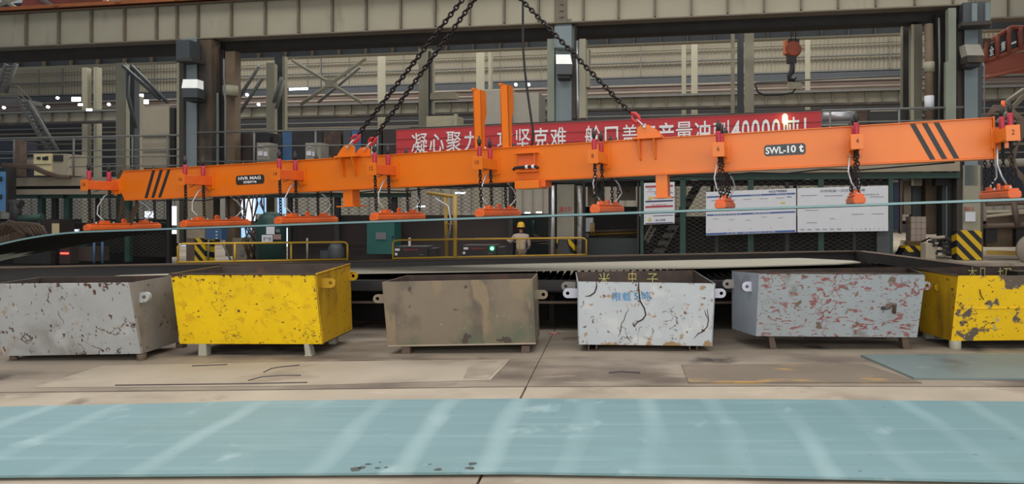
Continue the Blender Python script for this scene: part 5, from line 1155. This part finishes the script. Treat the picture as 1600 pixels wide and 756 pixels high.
solo('pipe_stub', MB().tube([P(480, 408, 22.6), P(480, 372, 22.6)], .03, 6), cab_grey, 'thin pale pipe standing before the dark wall left of the teal cabinet', 'pipe')
# gap behind the worker and between the columns
gb = root('stock_rack', 'brown steel stock lying on a rack behind the worker', 'rack', P(835, 380, 27))
for i, y_ in enumerate((370, 374, 379)): part('steel_bar', MB().tube([P(800, y_+1, 27+.2*i), P(866, y_-1, 27+.2*i)], .05, 6), brown_metal, gb)
part('front_board', MB().obox(P(800, 412, 26.6), P(866, 412, 26.6)-P(800, 412, 26.6), (0, .2, 0), (0, 0, .75)), mat('dark_slate', (44, 52, 54)), gb); part('green_wall', MB().obox(P(798, 372, 29), P(868, 372, 29)-P(798, 372, 29), (0, .2, 0), (0, 0, 1.0)), mat('green_slate', (70, 86, 82)), gb)
part('teal_post', MB().tube([P(832, 344, 28.9), P(832, 371, 28.9)], .08, 6), cab_teal, gb); part('red_hose', MB().tube([P(800, 352, 26.5), P(812, 360, 26.4), P(824, 372, 26.4), P(842, 371, 26.4)], .03, 6), ink_red, gb); part('tool', MB().tube([P(833, 366, 26.3), P(843, 371, 26.3)], .06, 6), far_pink, gb)
gb = root('stock_rack', 'long steel bars on a rack between the middle column and the warning sign', 'rack', P(950, 370, 25))
for i, y_ in enumerate((360, 364, 369)): part('steel_bar', MB().tube([P(915+i*6, y_+2, 24.6+.2*i), P(996, y_-1, 24.6+.2*i)], .05, 6), brown_metal if i != 1 else yellow2, gb)
part('back_board', MB().obox(P(908, 362, 26.6), P(996, 362, 26.6)-P(908, 362, 26.6), (0, .2, 0), (0, 0, .95)), mat('green_dark', (40, 56, 54)), gb)
for px0, px1, y0, y1, m, lab in ((918, 934, 290, 322, cab_beige, 'cream wall box above the bar rack, the left one'), (968, 992, 284, 313, cab_grey, 'pale grey switch box above the bar rack'), (934, 942, 290, 330, col_blue, 'narrow blue grey panel above the bar rack')): box_thing('wall_box', lab, 'box', px0, px1, y0, y1, 1.12, .3, m, extra=[('knob', (px0+px1)/2, (px0+px1)/2+2, (y0+y1)/2, (y0+y1)/2+2, black)])
box_thing('tall_panel', 'cream standing panel with yellow poles right of the lagged pipe', 'panel', 914, 926, 340, 362, 1.05, .2, paper)
for px in (924, 928): solo('yellow_pole', MB().tube([P(px, 348, 23.4), P(px, 364, 23.4)], .025, 6), yellow, 'thin yellow pole beside the cream panel, '+('left' if px == 924 else 'right')+' one', 'pole')
# right-hand area beyond the cage
box_thing('blue_door', 'narrow navy door beyond the last green cage post', 'door', 1395, 1405, 284, 358, 1.02, .2, mat('navy', (34, 44, 72)))
box_thing('door_post', 'brown door frame strip beyond the navy door', 'panel', 1406, 1410, 275, 365, 1.02, .2, brown_metal)
box_thing('grey_column_box', 'grey tall duct between the navy door and the brown pipes', 'duct', 1412, 1424, 282, 335, 1.1, .4, cab_beige); box_thing('grey_column_box', 'dark grey tall duct next to the wrapped boxes', 'duct', 1425, 1440, 282, 345, 1.1, .4, cab_blued); box_thing('brown_machine', 'tall brown riveted machine column behind the wrapped boxes', 'machine', 1446, 1470, 270, 366, 1.08, .6, pipe_brown); box_thing('black_machine', 'black vertical press column beside the striped column', 'machine', 1472, 1492, 272, 400, 1.03, .6, mat('press_dark', (40, 48, 48)), extra=[('rod', 1478, 1480, 290, 380, rail_m)])
wp = root('pallet_load', 'shrink-wrapped stack of pale boxes standing on a wooden pallet', 'pallet load', P(1435, 380, 21.5))
for r_ in range(4):
    for c_ in range(3): part('box', MB().obox(P(1423.5+8*c_, 376.5-9.6*r_, 21.5), (.15, 0, 0), (0, .4, 0), (0, 0, .183)), cardboard, wp, bevel=.008)
for i in range(3): part('pallet_board', MB().obox(P(1417, 378+2.4*i, 21.4), (.62, 0, 0), (0, .5, 0), (0, 0, .025)), wood, wp)
pt_ = root('pallet_truck', 'low pallet truck with yellow and black stripes under the wrapped boxes', 'pallet truck', P(1425, 395, 21)); part('striped_skirt', MB().prism([P(1411, 395, 21.2), P(1440, 392, 21.2), P(1446, 384, 21.2), P(1416, 384, 21.2)], (0, .5, 0)), hazard_m, pt_); part('base', MB().prism([P(1408, 404, 21.2), P(1445, 404, 21.2), P(1445, 393, 21.2), P(1410, 394, 21.2)], (0, .5, 0)), black, pt_)
sc_ = root('scrap_pile', 'pile of round bars and castings behind the table corner', 'scrap pile', P(1458, 398, 20.5))
for k in range(10): part('round_bar', MB().tube([P(1447+random.uniform(0, 30), 372+3*k, 20.5), P(1462+random.uniform(0, 26), 370+3*k, 20.3)], .05, 6), dark_metal if k % 3 else cab_beige, sc_)
part('casting', MB().obox(P(1447, 406.5, 20.4), (.3, 0, 0), (0, .4, 0), (0, 0, .5)), cab_beige, sc_, bevel=.03); part('cable', MB().tube([P(1440, 378, 20.8), P(1452, 372, 20.6), P(1466, 376, 20.6), P(1480, 372, 20.7)], .03, 6), rubber, sc_)
tk = root('flatbed_wagon', 'brown flatbed wagon with side beams and a wheel at the right edge', 'wagon', P(1570, 400, 20))
def w_(px, py, d=20.5): return P(px, py, d)
part('bed_beam', MB().hexa([w_(1541, 352), w_(1700, 340), w_(1700, 340, 22), w_(1541, 352, 22), w_(1541, 330), w_(1700, 318), w_(1700, 318, 22), w_(1541, 330, 22)]), brown_metal, tk)
for ya, yb2, t in ((318, 312, .09), (331, 326, .05), (338, 322, .05), (353, 348, .08)): part('long_bar', MB().tube([w_(1541, ya, 20.3), w_(1700, yb2, 20.3)], t, 6), cab_beige if t < .06 else brown_metal, tk)
for px in (1586,): part('stanchion', MB().tube([w_(px-3, 312, 20.2), w_(px+4, 352, 20.2)], .08, 6), brown_metal, tk)
part('side_sheet', MB().obox(w_(1541, 386, 21), (1.15, 0, 0), (0, .2, 0), (0, 0, .6)), pipe_brown, tk); part('lower_sheet', MB().obox(w_(1588, 384, 20.8), (2, 0, 0), (0, .2, 0), (0, 0, .5)), dark_metal, tk)
part('axle_box', MB().obox(w_(1540, 378, 20.7), (.35, 0, 0), (0, .3, 0), (0, 0, .4)), dark_metal, tk)
part('wheel', MB().lathe([(.16, -.06), (.42, -.05), (.42, .06), (.16, .07)], w_(1612, 390, 19.6), 24, 'y'), far_pink, tk)
solo('yellow_sill', MB().hexa([w_(1541, 398, 20.6), w_(1700, 402, 20.6), w_(1700, 402, 20.9), w_(1541, 398, 20.9), w_(1541, 391, 20.6), w_(1700, 394, 20.6), w_(1700, 394, 20.9), w_(1541, 391, 20.9)]), yellow2, 'long yellow floor sill under the flatbed wagon', 'sill')
o = root('upper_pipe', 'pale round pipe below dark blue tarpaulin at the right edge above the wagon', 'pipe', P(1580, 255, 24)); part('pipe', MB().tube([P(1538, 256, 24), P(1700, 250, 24)], .14, 10), cab_grey, o); part('dark_sheet', MB().obox(P(1536, 310, 25), (4, 0, 0), (0, .2, 0), (0, 0, 1.1)), mat('tarp_navy', (38, 46, 60)), o)
br = root('side_brace', None, None, P(1580, 180, 30), kind='structure')
for s2 in ([(1600, 140), (1572, 160)], [(1620, 130), (1560, 190)]): part('brace_bar', MB().tube([P(*p, 30) for p in s2], .1, 6), col_beige, br)
part('drop_cable', MB().tube([P(1538, 100, 26), P(1538, 300, 26)], .025, 5), rail_m, br)
# ------------------------------------------------------------------ gloves dropped under the table
solo('glove', MB().tube([P(858, 522, 9.75), P(866, 521, 9.7), P(876, 523, 9.75)], [.02, .03, .015], 6), mat('glove_pale', (170, 120, 116)), 'crumpled pale red work glove on the floor between the brown and whitish bins', 'glove')

# ------------------------------------------------------------------ worker
def worker():
    d0 = D(814)*.99
    ft_ = P(814, 430, d0); ft_.z = -.5
    o = root('person', 'person in a yellow hard hat and pale khaki work clothes, seen from behind the rail', 'person', ft_)
    s = 1.0
    def skin(name, pts, edges, rad, m, rootv=0, sub=2):
        me = bpy.data.meshes.new(name); me.from_pydata(pts, edges, []); ob = bpy.data.objects.new(name, me); COL.objects.link(ob); ob.parent = o
        sk = ob.modifiers.new('skin', 'SKIN'); me.skin_vertices or me.attributes
        for i, r_ in enumerate(rad):
            v = me.skin_vertices[0].data[i]; v.radius = r_ if isinstance(r_, tuple) else (r_, r_); v.use_root = (i == rootv)
        sb_ = ob.modifiers.new('sub', 'SUBSURF'); sb_.levels = sub; sb_.render_levels = sub
        ob.data.materials.append(m); return ob
    # torso, jacket and arms as one surface; faces away, turned left, right arm raised forward-left
    pts = [(0, 0, .92), (0, 0, 1.08), (0, -.01, 1.25), (0, 0, 1.40), (0, 0, 1.50),
           (-.20, .01, 1.40), (-.32, .10, 1.22), (-.42, .28, 1.30), (.20, 0, 1.40), (.27, .02, 1.13), (.24, .20, .98)]
    ed = [(0, 1), (1, 2), (2, 3), (3, 4), (3, 5), (5, 6), (6, 7), (3, 8), (8, 9), (9, 10)]
    skin('jacket', pts, ed, [(.17, .13), (.165, .12), (.18, .125), (.15, .10), (.075, .075), (.085, .08), (.06, .06), (.045, .045), (.085, .08), (.06, .06), (.045, .045)], khaki)
    pts = [(0, 0, .93), (-.09, 0, .88), (-.11, .0, .50), (-.12, .02, .10), (.09, 0, .88), (.11, 0, .50), (.12, .02, .10)]
    skin('trousers', pts, [(0, 1), (1, 2), (2, 3), (0, 4), (4, 5), (5, 6)], [(.15, .12), .10, .075, .06, .10, .075, .06], trouser_m)
    for x in (-.12, .12):
        mb = MB(); mb.prism([(x-.05, -.08, .0), (x+.05, -.08, 0), (x+.055, .12, 0), (x+.03, .19, 0), (x-.03, .19, 0), (x-.055, .12, 0)], (0, 0, .09)); part('boot', mb, black, o, local=True, bevel=.02)
    skin('head', [(0, 0, 1.50), (0, .01, 1.57), (0, .015, 1.66), (0, .02, 1.73)], [(0, 1), (1, 2), (2, 3)], [.055, .055, (.078, .095), (.07, .08)], skin_m)
    mb = MB()
    for ex in (-.083, .083): mb.lathe([(.012, -.01), (.03, 0), (.012, .01)], (ex, .0, 1.655), 8, 'x')
    part('ears', mb, skin_m, o, local=True, kind='stuff')
    part('nose', MB().prism([(-.015, .10, 1.63), (.015, .10, 1.63), (0, .105, 1.68)], (0, .025, -.005)), skin_m, o, local=True)
    for ex in (-.03, .03): part('eye', MB().lathe([(.004, .098), (.012, .102), (.004, .108)], (ex, 0, 1.675), 8, 'y'), hair_m, o, local=True)
    part('mouth', MB().box((-.025, .095, 1.600), (.025, .103, 1.607)), ink_red, o, local=True)
    part('hair', MB().lathe([(.086, 1.62), (.095, 1.66), (.092, 1.71)], (0, .0, 0), 16), hair_m, o, local=True)
    prof = [(.128, 1.69), (.135, 1.695), (.122, 1.71), (.120, 1.76), (.105, 1.82), (.07, 1.855), (.02, 1.865)]
    part('hard_hat', MB().lathe(prof, (0, .01, 0), 20), helmet_m, o, local=True); part('hat_peak', MB().prism([(-.08, .10, 1.69), (.08, .10, 1.69), (.05, .19, 1.685), (-.05, .19, 1.685)], (0, 0, .008)), helmet_m, o, local=True)
    for sx, hp, dr in ((-1, (-.42, .28, 1.30), V((-.35, .9, .15))), (1, (.24, .20, .98), V((-.2, .9, -.1)))):
        dr = dr.normalized(); side = dr.cross(V((0, 0, 1))).normalized(); up = side.cross(dr); hp = V(hp)+dr*.04
        pts = [tuple(hp), tuple(hp+dr*.05), tuple(hp+dr*.09)]; ed = [(0, 1), (1, 2)]; rad = [.026, (.034, .022), (.036, .018)]
        for j, (off, ln) in enumerate(((-.03, .065), (-.01, .08), (.01, .075), (.03, .06))):
            b0 = len(pts); pts += [tuple(hp+dr*(.11)+side*off), tuple(hp+dr*(.11+ln*.5)+side*off*1.1-up*.012), tuple(hp+dr*(.11+ln*.8)+side*off*1.1-up*.04)]
            ed += [(2, b0), (b0, b0+1), (b0+1, b0+2)]; rad += [.009, .0085, .007]
        b0 = len(pts); pts += [tuple(hp+dr*.05-side*.045*sx), tuple(hp+dr*.09-side*.06*sx-up*.02)]; ed += [(1, b0), (b0, b0+1)]; rad += [.011, .009]
        skin('hand', pts, ed, rad, skin_m, sub=1)
    o.rotation_euler = (0, 0, R(14)); WM[o] = o.matrix_world
    return o
worker()
